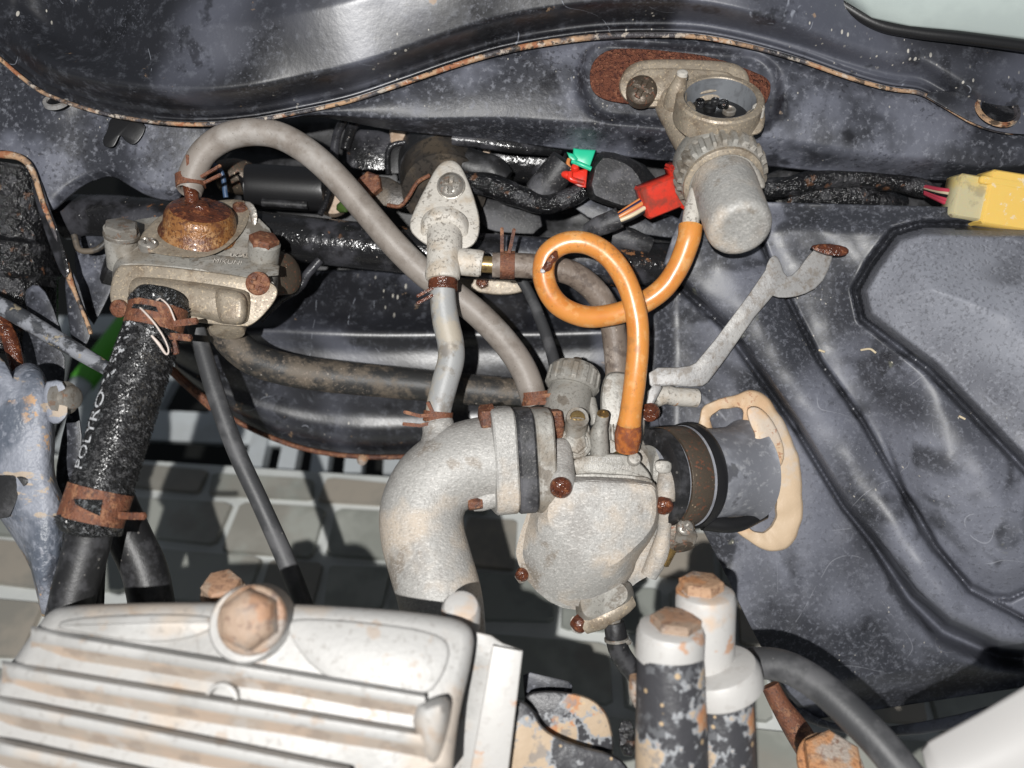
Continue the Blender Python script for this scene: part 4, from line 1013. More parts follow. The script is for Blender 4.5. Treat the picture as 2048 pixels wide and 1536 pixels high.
# hose under the braid
hose('coolant_tube', 'black rubber tube coming out under the braided hose', 'hose', [(186, 1035, 85, 44), (172, 1100, 90, 43), (150, 1180, 100, 43), (130, 1270, 110, 43)], 'black_rubber', 30)
hose('black_tube', 'smeared black tube beside the braided hose above the engine cover', 'hose', [(225, 1000, -60, 42), (262, 1080, -70, 42), (292, 1150, -70, 43), (312, 1260, -60, 43)], 'black_rubber', 30)
hose('thin_black_tube', 'thin black tube just right of the hose under the braid', 'hose', [(215, 1040, 20, 16), (196, 1120, 20, 16), (190, 1230, 20, 16)], 'black_clean', 16)
def ring_clamp(label, s, w, mat_, prongs, window=None):
    q, ax, d = on_braid(s, 0); i = int(s * (len(bP) - 1)); t = clip(label, bP[i], ax, bR[i] + 4, w, prongs, mat_, 'hose_clamp', 13, 'rusty band clamps on the braided hose')
    if window:
        (a0, b0), (a1, b1), (a2, b2), (a3, b3) = window; q = MB()
        def wf(u, v):
            aa = (a0 + (a1 - a0) * u) * (1 - v) + (a3 + (a2 - a3) * u) * v; bb_ = (b0 + (b1 - b0) * u) * (1 - v) + (b3 + (b2 - b3) * u) * v
            return on_braid(s + aa, sgn * bb_, 9.4)[0]
        q.sheet(wf, 12, 2).build('slot', 'braid', [o for o in t.children if o.name.startswith('band')][0], smooth=False)
    return t
ring_clamp('rusty spring clamp at the top of the braided hose', .065, 46, 'rust', [[(345, 648, 50), (392, 642, 58)], [(338, 672, 52), (380, 676, 60)], [(345, 680, 44), (352, 706, 42)]], [(-.03, .45), (-.035, -.35), (-.008, -.45), (-.002, .5)])
ring_clamp('rusty band clamp with a slot at the bottom of the braided hose', .925, 62, 'rust', [[(238, 1030, 120), (262, 1032, 132), (288, 1032, 140)]], [(-.012, .25), (-.034, -.55), (.030, -.62), (.006, .15)])
# white thread wound on the upper clamp
tag(MB().tube([(350, 641, 64, 1.6), (338, 613, 68, 1.6), (322, 598, 66, 1.6), (314, 600, 68, 1.6), (299, 602, 70, 1.5), (272, 597, 60, 2), (268, 603, 64, 2.2), (290, 625, 84, 2), (310, 648, 88, 1.8), (328, 676, 86, 1.6), (337, 700, 80, 1.5), (332, 708, 80, 2), (317, 687, 90, 3.2), (303, 671, 94, 2)], 8, 8).build('loose_thread', 'thread'), 'loose pale thread looped over the upper clamp of the braided hose', 'thread')

# ================================================================== T FITTING
tf = thing('tee_fitting', 'white corroded cast tee fitting with one screw above the elbow', 'pipe fitting', p(888, 560, -80))
def tz(x, y): return -150 + .42 * (y - 320)
tp = [(874, 332), (896, 318), (918, 326), (934, 355), (950, 400), (961, 440), (957, 480), (935, 500), (880, 505), (838, 482), (815, 455), (832, 412), (855, 368)]
MB().prism(tp, lambda x, y: tz(x, y) - 30, tz, 7, 2).build('flange', 'cast_white', tf)
TA = Vector((-.02, -.72, .69)).normalized()
b = MB().lathe(p(889, 462, -92), TA, [(-14, 52), (6, 50), (12, 46), (14, 40)], 44)
b.tube([(889, 455, -98, 36), (889, 490, -72, 35), (887, 530, -52, 34), (885, 552, -42, 35), (885, 560, -40, 31)], 36)
b.tube([(890, 522, -66, 26), (925, 524, -66, 27), (958, 527, -66, 27), (965, 528, -66, 24)], 32)
b.build('neck', 'cast_white', tf, sharp=45)
phillips(p(902, 372, -122), (0, .12, 1), 27, 'steel', tf, dome=.5, rot=.1)
MB().lathe(p(902, 372, -124), (0, .12, 1), [(-2, 31), (3, 30), (4, 27)], 32).build('washer', 'steel', tf)
MB().tube([(962, 528, -66, 17), (990, 530, -66, 17)], 20).build('threaded_nipple', 'brass', tf)
rm = thing('rubber_mount', 'black rubber bushed cylinder behind the tee fitting', 'rubber mount', p(888, 400, -200))
MB().tube([(889, 385, -225, 84), (888, 362, -262, 86), (887, 345, -285, 86)], 56, 4).build('steel_cup', 'steel_dark', rm)
MB().tube([(887, 350, -280, 89), (886, 335, -302, 91), (885, 318, -330, 90)], 56, 4).build('rubber_ring', 'black_rubber', rm)
MB().lathe(p(888, 352, -272), p(889, 385, -225) - p(887, 345, -285), [(-6, 88), (-2, 93), (4, 93), (7, 88)], 60, cap=False).build('rim', 'steel', rm)
MB().prism([(715, 362), (765, 348), (815, 375), (822, 410), (800, 420), (770, 412), (715, 402)], -260, -235, 4, 1).build('arm', 'steel_dark', rm)
hexbolt(p(742, 372, -235), (-.1, .1, 1), 29, 20, 'rust', rm, ph=.3)
MB().tube([(775, 410, -212, 4), (800, 412, -205, 4), (818, 392, -195, 4), (835, 365, -188, 4), (860, 350, -180, 4)], 8).build('rust_bead', 'rust', rm)

# ================================================================== HOSES
hose('vent_hose', 'long beige rubber hose arching from the rusty dome to the carburettor', 'hose',
     [(378, 372, -104, 26), (386, 345, -98, 26), (408, 305, -90, 26), (450, 275, -86, 27), (505, 264, -86, 27), (560, 272, -88, 27), (615, 303, -92, 27), (670, 352, -98, 27), (730, 420, -108, 27), (790, 490, -120, 27),
      (850, 548, -130, 27), (910, 590, -136, 27), (965, 636, -138, 27), (1015, 690, -136, 27), (1050, 745, -130, 27), (1072, 812, -122, 27)], 'hose_beige', 28, 12)
hose('breather_hose', 'pale grey bent hose running from the tee fitting down to the elbow', 'hose',
     [(886, 545, -44, 24), (886, 600, -50, 26), (892, 645, -52, 27), (901, 685, -52, 27), (902, 720, -52, 27), (890, 765, -50, 27), (878, 815, -46, 26), (876, 850, -44, 25)], 'hose_grey', 28, 12)
hose('overflow_hose', 'brownish hose curving from the tee fitting behind the orange loop', 'hose',
     [(985, 530, -66, 25), (1040, 531, -66, 25), (1100, 536, -72, 25), (1150, 550, -80, 25), (1195, 588, -92, 25), (1222, 640, -102, 25), (1232, 700, -110, 25), (1236, 760, -115, 25)], 'hose_brown', 28, 12)
hose('oil_hose', 'fat dark brown rubber hose bending from the valve to the right', 'hose',
     [(440, 640, -150, 33), (462, 680, -175, 33), (505, 716, -200, 33), (570, 738, -225, 33), (660, 752, -240, 33), (800, 766, -250, 32), (950, 780, -258, 31), (1130, 798, -262, 31)], 'hose_dark', 32, 12)
hose('throttle_cable', 'thin grey-black cable hanging straight down from the valve', 'cable', [(388, 640, -110, 17), (405, 700, -105, 17), (432, 790, -95, 18), (472, 900, -85, 18), (525, 1015, -75, 18), (580, 1140, -65, 19), (625, 1260, -55, 19)], 'cable', 20, 12)
hose('choke_cable', 'slim black cable entering the carburettor cap', 'cable', [(1030, 540, -260, 11), (1060, 590, -245, 11), (1085, 650, -215, 12), (1102, 700, -180, 12), (1113, 742, -150, 13)], 'cable', 18, 10)
hose('control_rod', 'grey mottled rod crossing diagonally in front of the steering head', 'rod', [(-40, 592, -80, 17), (20, 622, -80, 18), (110, 676, -88, 17), (215, 738, -96, 14)], 'cable_dusty', 20)
hose('brown_cable', 'rusty brown cable bending down at the far left edge', 'cable', [(-30, 600, -120, 16), (0, 640, -115, 15), (22, 685, -110, 15), (36, 745, -105, 14)], 'rust_wet', 16)
fh = thing('fuel_hose', 'bright orange fuel hose tied in a loop from the fuel tap', 'hose', p(1258, 895, -10))
FP = [(1381, 452, 20, 24), (1377, 480, 24, 23), (1358, 530, 14, 22), (1328, 575, 2, 22), (1286, 606, -8, 22), (1230, 628, -12, 22), (1170, 633, -6, 22), (1118, 610, 6, 22), (1090, 565, 16, 22), (1092, 515, 24, 22), (1128, 487, 30, 22), (1175, 487, 36, 22), (1220, 515, 42, 22), (1252, 562, 46, 22), (1272, 625, 46, 22), (1276, 690, 42, 22), (1270, 760, 32, 22), (1262, 820, 16, 22), (1258, 850, 6, 24)]
MB().tube(FP, 32, 12, jit=.035).build('tube', 'orange', fh, sharp=80)
MB().tube([(1258, 848, 7, 24.3), (1256, 872, -2, 27), (1254, 898, -14, 24)], 32).build('swollen_end', 'orange_end', fh, label='brown-stained swollen end of the orange hose')
tag(MB().tube([(1112, 502, 52, 3), (1108, 512, 54, 7), (1100, 522, 52, 6), (1094, 534, 48, 7), (1086, 540, 46, 4)], 10, jit=.4).build('caked_dirt', 'rust_wet'), 'small lump of brown dirt stuck on the orange loop', 'dirt')
tag(MB().tube([(1084, 538, 44, 3), (1086, 542, 47, 5), (1090, 541, 48, 3)], 10, jit=.4).build('white_fleck', 'ink'), 'tiny white fleck beside the dirt on the orange loop', 'dirt')
hose('drain_hose', 'short black drain hose below the float bowl', 'hose', [(1228, 1244, -36, 20), (1232, 1268, -36, 22), (1238, 1300, -38, 21), (1258, 1332, -40, 21), (1290, 1362, -44, 21), (1340, 1390, -50, 21)], 'black_rubber', 26)
dcl = MB().lathe(p(1233, 1278, -36), (.1, -1, 0), [(-3, 21), (-3, 25), (3, 25), (3, 21)], 32, cap=False)
dcl.lathe(p(1257, 1284, -20), (.4, -.2, .8), [(-4, 3), (0, 6), (4, 5), (5, 2)], 14)
tag(dcl.build('wire_clip', 'steel'), 'thin bright wire clip on the black drain hose', 'hose clip')

# spring clips
clip('rusty three-pronged clip under the beige hose on the rusty dome', p(381, 362, -104), (.1, -1, .05), 27, 26, [[(378, 345, -76), (375, 312, -66)], [(402, 354, -80), (440, 332, -74)], [(408, 366, -82), (440, 350, -78)]], pw=6)
MBr = MB().lathe(p(380, 378, -104), (-.15, -.9, .35), [(-8, 27), (6, 26), (8, 24), (4, 20), (-6, 19)], 36, cap=False); tag(MBr.build('hose_end_ring', 'hose_beige'), 'pale rubber end ring of the beige hose above the rusty dome', 'hose end')
clip('rusty clip with long upright prongs on the brownish hose', p(1015, 530, -66), (1, -.02, 0), 26, 30, [[(1004, 505, -44), (1004, 458, -44)], [(1018, 506, -44), (1022, 490, -42), (1028, 460, -42)]], pw=7)
clip('dark wet clip where the pale grey hose leaves the tee fitting', p(886, 566, -46), (.0, -1, .1), 27, 30, [[(866, 576, -26), (836, 592, -24)], [(866, 590, -26), (836, 606, -24)]], 'rust_wet', pw=6)
clip('rusty clip with two long prongs low on the pale grey hose', p(876, 833, -45), (-.1, -1, 0), 27, 22, [[(866, 830, -18), (840, 832, -14), (810, 824, -12)], [(866, 845, -18), (840, 851, -14), (808, 848, -12)], [(866, 826, -16), (856, 806, -14)]], pw=7)
clip('rusty clip on the beige hose beside the carburettor cap', p(1071, 796, -122), (.1, -1, 0), 28, 28, [[(1078, 792, -94), (1108, 790, -86), (1122, 781, -84)], [(1078, 806, -94), (1122, 804, -84)]], 'rust', pw=8)

# ================================================================== FUEL TAP (right top)
ft = thing('fuel_tap', 'grey cast fuel tap with open ring and round sediment cup', 'fuel tap', p(1470, 510, 60))
mp_ = [(1238, 160), (1256, 130), (1295, 117), (1450, 121), (1488, 134), (1501, 160), (1495, 180), (1440, 200), (1330, 214), (1290, 216), (1254, 206), (1238, 185)]
MB().prism(mp_, -128, -82, 9, 2).build('mounting_plate', 'cast_tan', ft)
MB().prism([(1252, 170), (1270, 143), (1300, 135), (1440, 140), (1470, 150), (1470, 175), (1400, 190), (1300, 203), (1268, 200), (1252, 186)], -100, -74, 4, 2).build('plate_ridge', 'cast_tan', ft)
phillips(p(1283, 182, -72), (-.05, .1, 1), 32, 'steel_brown', ft, dome=.5, cross=.16, depth=.22, rot=.5)
rc = p(1441, 194, -10); RA = axis_at(rc, .2, 1, .52)
b = MB().tube([(1332, 192, -100, 26), (1342, 210, -95, 32), (1366, 245, -95, 38), (1392, 285, -85, 42), (1415, 315, -75, 46)], 28)
b.build('neck', 'cast_tan', ft)
ring_o = MB().lathe(rc, RA, [(-62, 64), (-58, 82), (-50, 89), (-4, 88), (0, 85), (0, 74), (-3, 72), (-46, 70)], 64, cap=False).build('ring', 'cast_tan', ft, sharp=30)
MB().lathe(rc, RA, [(-1.5, 71.2), (-47, 68.6)], 64, cap=False).build('bore', 'inner_alu', ring_o)
MB().lathe(rc, RA, [(-47, 71), (-46, 40), (-45, .1)], 40, cap=False).build('floor_disc', 'black_clean', ring_o)
for (x, y, r, m_) in ((1420, 214, 13, 'black_clean'), (1447, 208, 12, 'black_wet'), (1430, 203, 9, 'black_rubber'), (1458, 222, 14, 'steel'), (1400, 205, 10, 'black_wet')):
    MB().lathe(p(x, y, -52), RA, [(-6, r), (4, r), (6, r * .8), (3, r * .6)], 20).build('port', m_, ring_o)
b = MB().tube([(1350, 210, -70, 24), (1354, 184, -46, 20), (1361, 160, -26, 13), (1364, 150, -18, 12)], 20)
b.build('left_ear', 'cast_tan', ft)
MB().lathe(p(1364, 150, -18), RA, [(-6, 12), (6, 11), (8, 8), (8, 4)], 18).build('ear_pin', 'cast_white', ft)
MB().prism([(1490, 222), (1524, 214), (1532, 230), (1526, 262), (1510, 272), (1470, 268)], -40, 0, 6, 1).build('right_ear', 'cast_tan', ft)
MB().lathe(p(1516, 221, 2), RA, [(-10, 14), (8, 12), (10, 10), (9, 5)], 20).build('ear_pin', 'cast_white', ft)
sc_ = p(1428, 316, -70); SA = (p(1484, 470, 110) - sc_).normalized()
MB().lathe(sc_, SA, [(-10, 64), (0, 84), (8, 88), (42, 88), (46, 86), (48, 80)], 64).build('collar', 'cast_grey', ft)
def knurl(a, h): return 1 + .045 * (1 if math.sin(a * 26) > 0 else -1) if 46 < h < 84 else 1
MB().lathe(sc_, SA, [(44, 80), (49, 89), (62, 90), (82, 87), (86, 82), (94, 76)], 208, rfun=knurl).build('knurled_ring', 'cast_grey', ft, sharp=25)
MB().prism([(1478, 318), (1500, 316), (1516, 335), (1532, 366), (1528, 380), (1505, 372), (1490, 345)], -30, 28, 7, 1).build('spanner_flat', 'cast_grey', ft)
MB().lathe(sc_, SA, [(88, 80), (96, 79), (98, 75), (100, 69)], 64, cap=False).build('ring_lip', 'cast_tan', ft)
MB().lathe(sc_, SA, [(90, 64), (232, 62), (242, 60.5), (249, 57), (253, 51), (254.5, 44), (253, 38), (253.5, 2)], 64).build('sediment_cup', 'cast', ft, sharp=60)
MB().tube([(1396, 385, -10, 18), (1386, 420, 6, 18), (1382, 440, 16, 17), (1380, 462, 22, 16)], 24).build('outlet', 'cast_white', ft)

# ================================================================== CONNECTORS AND WIRING
rc_ = thing('red_connector', 'bright red plug with a dirty half and striped wires by the fuel tap', 'connector', p(1320, 430, -90))
ex = Vector((.93, .37, 0)); ey = Vector((-.33, .85, .4)); ez = ex.cross(ey)
MB().box(p(1318, 392, -95), ex, ey, ez, 42, 34, 26, 5).build('dirty_half', 'red_dirty', rc_)
MB().box(p(1372, 366, -95), ex, ey, ez, 30, 44, 30, 4).build('clean_half', 'red', rc_)
MB().box(p(1356, 372, -92), ex, ey, ez, 9, 48, 32, 4).build('lip', 'red', rc_)
for k, (m_, dy, dz) in enumerate((('wire_orange', -12, 0), ('wire_navy', -6, 8), ('wire_orange', 0, 10), ('wire_pink', 8, 4), ('wire_cream', 16, 12), ('black_clean', 24, 2))):
    MB().tube([(1292, 402 + dy * .75, -92 + dz, 4.6), (1262, 420 + dy * .7, -92 + dz, 4.6), (1226, 440 + dy * .35, -96 + dz * .5, 4.4), (1210, 446, -105, 4)], 10).build('wire', m_, rc_)
MB().tube([(1240, 435, -96, 21), (1215, 446, -104, 21), (1198, 452, -112, 20), (1180, 462, -140, 18)], 24).build('sleeve', 'boot_black', rc_)
gc = thing('green_connector', 'small green plug with a side tab under the frame edge', 'connector', p(1165, 335, -150))
MB().prism([(1146, 296), (1160, 298), (1192, 300), (1180, 334), (1162, 326), (1146, 318)], -190, -140, 4, 0).build('shell', 'green', gc)
MB().prism([(1133, 304), (1148, 308), (1156, 318), (1150, 324), (1138, 316)], -165, -136, 3, 0).build('tab', 'green', gc)
MB().tube([(1144, 322, -142, 5), (1164, 330, -138, 5), (1182, 338, -140, 5)], 10).build('rib', 'green', gc)
rs_ = thing('small_red_connector', 'small glossy red plug just below the green plug', 'connector', p(1150, 375, -150))
MB().prism([(1142, 344), (1176, 336), (1172, 376), (1158, 374), (1138, 362)], -190, -146, 4, 0).build('shell', 'red', rs_)
MB().tube([(1124, 346, -150, 7), (1134, 350, -146, 8), (1142, 354, -146, 9)], 12).build('tab', 'red', rs_)
MB().lathe(p(1150, 336, -146), (0, .3, 1), [(-10, 10), (0, 10), (7, 7), (9, 2)], 18).build('knob', 'red', rs_)
MB().tube([(1140, 345, -142, 6), (1142, 358, -140, 6), (1168, 366, -142, 5)], 10).build('clasp', 'red', rs_)
MB().tube([(1138, 318, -150, 4), (1136, 328, -148, 4), (1142, 340, -148, 4)], 8).build('wire', 'wire_orange', rs_)
tag(MB().stack([([(1188, 300), (1230, 300), (1290, 330), (1330, 380), (1330, 420), (1240, 418), (1170, 395)], -260), (chaikin([(1190, 302), (1240, 306), (1285, 332), (1312, 385), (1262, 424), (1215, 412), (1166, 392)], 1), -165),
     (chaikin([(1196, 314), (1238, 320), (1272, 342), (1290, 385), (1256, 414), (1218, 402), (1180, 386)], 1), -130)], n=60).build('connector_boot', 'boot_black', sharp=45), 'dusty black rubber boot covering the red and green plugs', 'rubber boot')
hose('rubber_sleeve', 'open-ended black rubber sleeve left of the small red plug', 'sleeve', [(1080, 388, -200, 34), (1108, 352, -180, 33), (1130, 322, -165, 30)], 'boot_black', 28)
hose('taped_cable', 'shiny black taped cable bending below the rubber sleeve', 'cable', [(930, 360, -190, 20), (985, 372, -185, 24), (1040, 394, -180, 22), (1090, 408, -175, 20), (1140, 395, -172, 20), (1168, 380, -170, 18)], 'black_wet', 22, jit=.15)
hose('black_conduit', 'thick black rubber piece right of the tee fitting', 'conduit', [(930, 330, -215, 34), (980, 345, -212, 34), (1010, 365, -212, 26)], 'black_rubber', 22, jit=.12)
hose('glossy_pipe', 'glossy thin black pipe just under the frame edge', 'pipe', [(905, 278, -190, 13), (960, 284, -190, 13), (1020, 293, -190, 13), (1080, 298, -200, 12), (1120, 300, -215, 10)], 'black_pipe', 18)
hose('rusty_stay', 'wide grey tube with a rust streak behind the plugs', 'tube', [(960, 315, -330, 44), (1050, 322, -330, 44), (1130, 330, -330, 42)], 'black_pipe', 28)
tag(MB().box(p(966, 316, -275), (1, -.05, 0), (.05, 1, 0), (0, 0, 1), 16, 28, 12, 3).build('cream_tab', 'tan_cloth'), 'cream coloured tab beside the black rubber mount', 'tab')
tag(MB().stack([(chaikin([(782, 242), (812, 248), (816, 280), (795, 300), (775, 290)], 2), -330), (chaikin([(786, 248), (808, 252), (812, 278), (795, 294), (780, 286)], 2), -272)], n=30).build('tan_lump', 'tan_cloth', sharp=80), 'tan padded lump peeking out below the frame edge', 'padding')
tag(MB().prism([(702, 258), (775, 262), (790, 285), (785, 342), (705, 340), (690, 320)], -340, -290, 5, 1).build('relay_box', 'black_pipe'), 'flat black relay box in the shadow behind the beige hose', 'relay')
tag(MB().prism([(770, 288), (800, 282), (838, 290), (828, 345), (768, 350)], -320, -268, 5, 1).build('relay_cover', 'black_rubber'), 'black relay cover left of the rubber mount', 'relay')
hose('black_wire', 'glossy black wire bending round the relay cover', 'wire', [(776, 350, -255, 5), (776, 305, -255, 5), (790, 288, -255, 5), (830, 284, -255, 5)], 'black_pipe', 10)
hose('twin_wire', 'glossy black wire dropping from the frame edge onto the wet tube', 'wire', [(690, 235, -270, 9), (674, 270, -268, 9), (668, 310, -268, 9), (664, 350, -262, 7), (655, 395, -255, 6), (640, 430, -250, 6)], 'black_pipe', 12)
hose('flat_wire', 'second glossy black wire dropping beside the relay box', 'wire', [(716, 232, -290, 11), (700, 265, -286, 11), (690, 300, -286, 10)], 'black_pipe', 12)
hose('blue_wire', 'thin dull blue wire behind the start of the beige hose', 'wire', [(470, 258, -170, 5), (420, 262, -172, 5), (394, 270, -172, 5), (392, 310, -174, 5), (440, 340, -220, 5), (452, 395, -230, 5)], 'wire_blue', 10)
tag(MB().lathe(p(690, 412, -200), (.9, .3, .3), [(-22, 2), (-16, 10), (0, 15), (14, 10), (22, 3)], 20).build('green_bead', 'wire_green'), 'shiny dark green bead on the wet frame tube', 'bead')
cap_ = thing('ignition_coil', 'smooth black cylinder above the wet frame tube', 'coil', p(580, 410, -300))
MB().tube([(505, 372, -310, 40), (512, 372, -310, 43), (640, 380, -310, 43), (650, 380, -310, 40)], 36).build('case', 'black_clean', cap_)
MB().tube([(525, 405, -274, 8), (615, 411, -274, 8)], 10).build('seam', 'black_rubber', cap_)
MB().tube([(440, 352, -320, 30), (475, 352, -320, 36), (510, 362, -320, 30)], 24, jit=.2).build('end', 'steel_brown', cap_)
tag(MB().lathe(p(665, 398, -330), (.2, 0, 1), [(-20, 40), (20, 40), (24, 34)], 30).build('clay_disc', 'tan_cloth'), 'dull tan disc half hidden behind the beige hose', 'disc')
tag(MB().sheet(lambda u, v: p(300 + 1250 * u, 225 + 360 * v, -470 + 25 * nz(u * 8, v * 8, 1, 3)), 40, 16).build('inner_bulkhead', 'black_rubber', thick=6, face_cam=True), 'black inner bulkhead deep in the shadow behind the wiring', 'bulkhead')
tag(MB().prism([(1130, 380), (1200, 395), (1260, 425), (1370, 432), (1372, 480), (1250, 465), (1150, 425)], -290, -250, 5, 1).build('frame_web', 'frame_low'), 'dusty blue-grey web of the frame below the rubber boot', 'frame web')
tag(MB().tube([(1225, 472, -225, 20), (1262, 478, -222, 22), (1300, 492, -228, 18)], 20, jit=.2).build('cable_clip', 'boot_black'), 'grimy rubber cable grip above the orange loop', 'cable grip')
tag(MB().prism([(930, 395), (1075, 400), (1088, 470), (1000, 466), (965, 455)], -330, -280, 5, 1).build('battery_tray', 'boot_black'), 'black flat bracket in the shadow right of the tee fitting', 'bracket')
hose('dark_stay', 'thin bent black wire stay right of the valve', 'wire', [(640, 520, -210, 9), (615, 548, -205, 9), (598, 575, -200, 9), (560, 600, -195, 8), (520, 640, -190, 7)], 'black_pipe', 12)
# right harness
hs = thing('taped_harness', 'lumpy black taped wiring harness under the frame on the right', 'harness', p(1700, 400, -160))
MB().tube([(1520, 380, -215, 22), (1580, 374, -200, 22), (1640, 360, -190, 20), (1710, 356, -185, 19), (1790, 366, -185, 19), (1850, 378, -182, 18), (1868, 382, -182, 12)], 24, jit=.22).build('trunk', 'black_wet', hs)
MB().tube([(1570, 392, -230, 24), (1650, 392, -225, 30), (1740, 398, -225, 28), (1810, 408, -230, 14)], 24, jit=.22).build('branch', 'black_wet', hs)
tag(MB().prism([(1530, 330), (1700, 345), (1960, 365), (2130, 350), (2130, 480), (1900, 470), (1700, 440), (1530, 410)], -330, -265, 5, 1).build('shade_panel', 'black_rubber'), 'dark panel added for the shaded gap behind the harness on the right', 'panel')  # black panel added to stand for the shadow gap behind the harness
yc = thing('yellow_connector', 'yellow and cream plug with pink wires at the right edge', 'connector', p(1980, 460, -110))
ex = Vector((.985, -.16, 0)); ey = Vector((.16, .985, .1)); ez = ex.cross(ey)
MB().box(p(1932, 398, -62), ex, ey, ez, 36, 44, 30, 5).build('cream_half', 'cream', yc)
MB().box(p(2040, 410, -56), ex, ey, ez, 88, 55, 34, 5).build('yellow_half', 'yellow', yc)
MB().box(p(2040, 372, -26), ex, ey, ez, 84, 8, 8, 3).build('rib', 'yellow', yc)
for k, (m_, dy) in enumerate((('wire_pink', 16), ('wire_cream', -8), ('black_clean', -2), ('wire_pink', 8), ('wire_pink', -14))):
    MB().tube([(1905, 396 + dy, -62, 5), (1882, 390 + dy * .7, -90, 5), (1852, 380 + dy * .4, -150, 5)], 10).build('wire', m_, yc)

# ================================================================== LEVER BRACKET
lb = thing('cable_bracket', 'flat grey steel bracket arm with hooked end in front of the air box', 'bracket', p(1310, 790, -90))
arm = [(1296, 735), (1372, 735), (1398, 722), (1528, 548), (1536, 520), (1548, 509), (1559, 518), (1570, 553), (1588, 550), (1626, 498), (1650, 488), (1668, 492), (1662, 530), (1640, 572), (1602, 592), (1562, 597), (1540, 590), (1420, 762), (1400, 775), (1325, 770), (1300, 780)]
MB().prism(arm, -84, -70, 3, 1).build('arm', 'bracket', lb)
MB().prism([(1300, 768), (1328, 768), (1312, 800), (1296, 830), (1290, 820)], -100, -68, 4, 1).build('foot', 'bracket', lb)
MB().prism([(1618, 492), (1650, 486), (1690, 492), (1700, 502), (1690, 513), (1660, 512), (1630, 502)], -76, -38, 5, 1).build('bent_tip', 'rust_wet', lb)
tag(MB().tube([(1305, 798, -120, 19), (1330, 790, -130, 19), (1352, 793, -140, 19), (1392, 796, -155, 19)], 24).build('plugged_hose', 'cast_white'), 'short pale plugged stub beside the bracket foot', 'hose stub')
tag(MB().lathe(p(1350, 793, -140), (.97, -.05, -.2), [(-3, 19.4), (-2, 21), (2, 21), (3, 19.4)], 28, cap=False).build('rust_ring', 'rust_tan'), 'thin rust ring round the pale plugged stub', 'ring')

# ================================================================== LEFT LOWER POST
po = thing('engine_hanger', 'dented blue-grey painted engine hanger with rust spots at lower left', 'hanger', p(95, 1230, 0))
ol0 = [(-60, 690), (0, 700), (18, 752), (30, 735), (55, 722), (84, 735), (98, 772), (112, 860), (106, 950), (135, 1010), (128, 1100), (116, 1240), (78, 1240), (70, 1150), (30, 1080), (-20, 1010), (-60, 1000)]
def gz(f): return lambda x, y: f + 9 * nz(x, y, .012, 3) + .06 * (y - 900)
c0 = chaikin(ol0, 2)
MB().stack([(c0, -70), (c0, gz(-20)), ([(60 + (x - 60) * .93, 920 + (y - 920) * .97) for x, y in c0], gz(6)), ([(60 + (x - 60) * .72, 920 + (y - 920) * .88) for x, y in c0], gz(34)), ([(60 + (x - 60) * .35, 920 + (y - 920) * .6) for x, y in c0], gz(46))], n=110, cen=(55, 900)).build('hanger_body', 'post_paint', po, sharp=70)
MB().prism([(84, 765), (122, 758), (134, 778), (138, 822), (130, 840), (112, 850), (92, 840)], -30, 34, 7, 1).build('boss', 'post_paint', po)
MB().lathe(p(128, 796, 12), (.95, .05, .3), [(-6, 34), (6, 33), (9, 24), (24, 23), (28, 17)], 24).build('bolt', 'steel', po)
MB().prism([(-60, 960), (-10, 950), (45, 950), (62, 962), (40, 985), (26, 1020), (15, 1040), (-60, 1030)], -10, 52, 3, 2).build('dark_hollow', 'black_rubber', po)
tag(MB().prism([(128, 850), (152, 780), (168, 900), (150, 1000), (120, 1010), (108, 960)], -140, -100, 4, 1).build('rear_strut', 'frame_low'), 'dark blue strut behind the engine hanger', 'strut')

# ================================================================== ENGINE TOP COVER (near)
ec = thing('engine_cover', 'pale aluminium cylinder head cover with long cooling ribs in the foreground', 'engine cover', p(450, 1560, 380))
bod = [(-60, 1420), (20, 1330), (78, 1248), (100, 1222), (130, 1211), (330, 1204), (560, 1206), (760, 1217), (885, 1231), (932, 1244), (950, 1268), (944, 1320), (915, 1440), (900, 1600), (-60, 1600)]
def ez1(x, y): return 330 + .30 * (y - 1204) + 3 * nz(x, y, .006)
bb = chaikin(bod, 2)
MB().prism(bod, 180, ez1, 26, 2).build('cover_body', 'head_alu', ec, sharp=60)
pad = [(330, 1232), (560, 1222), (700, 1230), (860, 1250), (900, 1275), (890, 1330), (850, 1390), (700, 1370), (640, 1360), (600, 1320), (566, 1262), (505, 1222), (450, 1250), (400, 1278), (290, 1292), (200, 1275), (240, 1245)]
MB().prism([(570, 1235), (700, 1240), (850, 1258), (905, 1285), (890, 1350), (850, 1400), (690, 1375), (630, 1340), (595, 1300), (575, 1262)], lambda x, y: ez1(x, y) - 10, lambda x, y: ez1(x, y) + 7, 7, 2).build('raised_pad', 'head_alu', ec, sharp=70)
MB().prism([(130, 1235), (330, 1226), (430, 1232), (440, 1246), (400, 1275), (300, 1290), (160, 1266), (110, 1256)], lambda x, y: ez1(x, y) - 10, lambda x, y: ez1(x, y) + 7, 7, 2).build('raised_pad', 'head_alu', ec, sharp=70)
def rib(x0, y0, x1, y1, h, wd, name='cooling_rib'):
    n = 24; rs = []
    for i in range(n + 1):
        t_ = i / n; x = x0 + (x1 - x0) * t_; y = y0 + (y1 - y0) * t_
        zb = ez1(x, y) - 8; hh = h * min(1, .35 + 6 * t_)
        prof = [(-wd * .62, 0), (-wd * .5, hh * .7), (-wd * .36, hh * .95), (-wd * .1, hh), (wd * .12, hh * .93), (wd * .3, hh * .7), (wd * 1.15, 0)]
        rs.append([p(x, y + dy, zb + dz) for dy, dz in prof])
    ob = MB().rings(rs).build(name, 'head_alu', ec, sharp=50); ob.data.materials.append(M['head_dirt'])
    for i, f in enumerate(ob.data.polygons):
        if i < n * 7 and i % 7 in (4, 5): f.material_index = 1  # lower flank of each rib is browner than its crest
    return ob
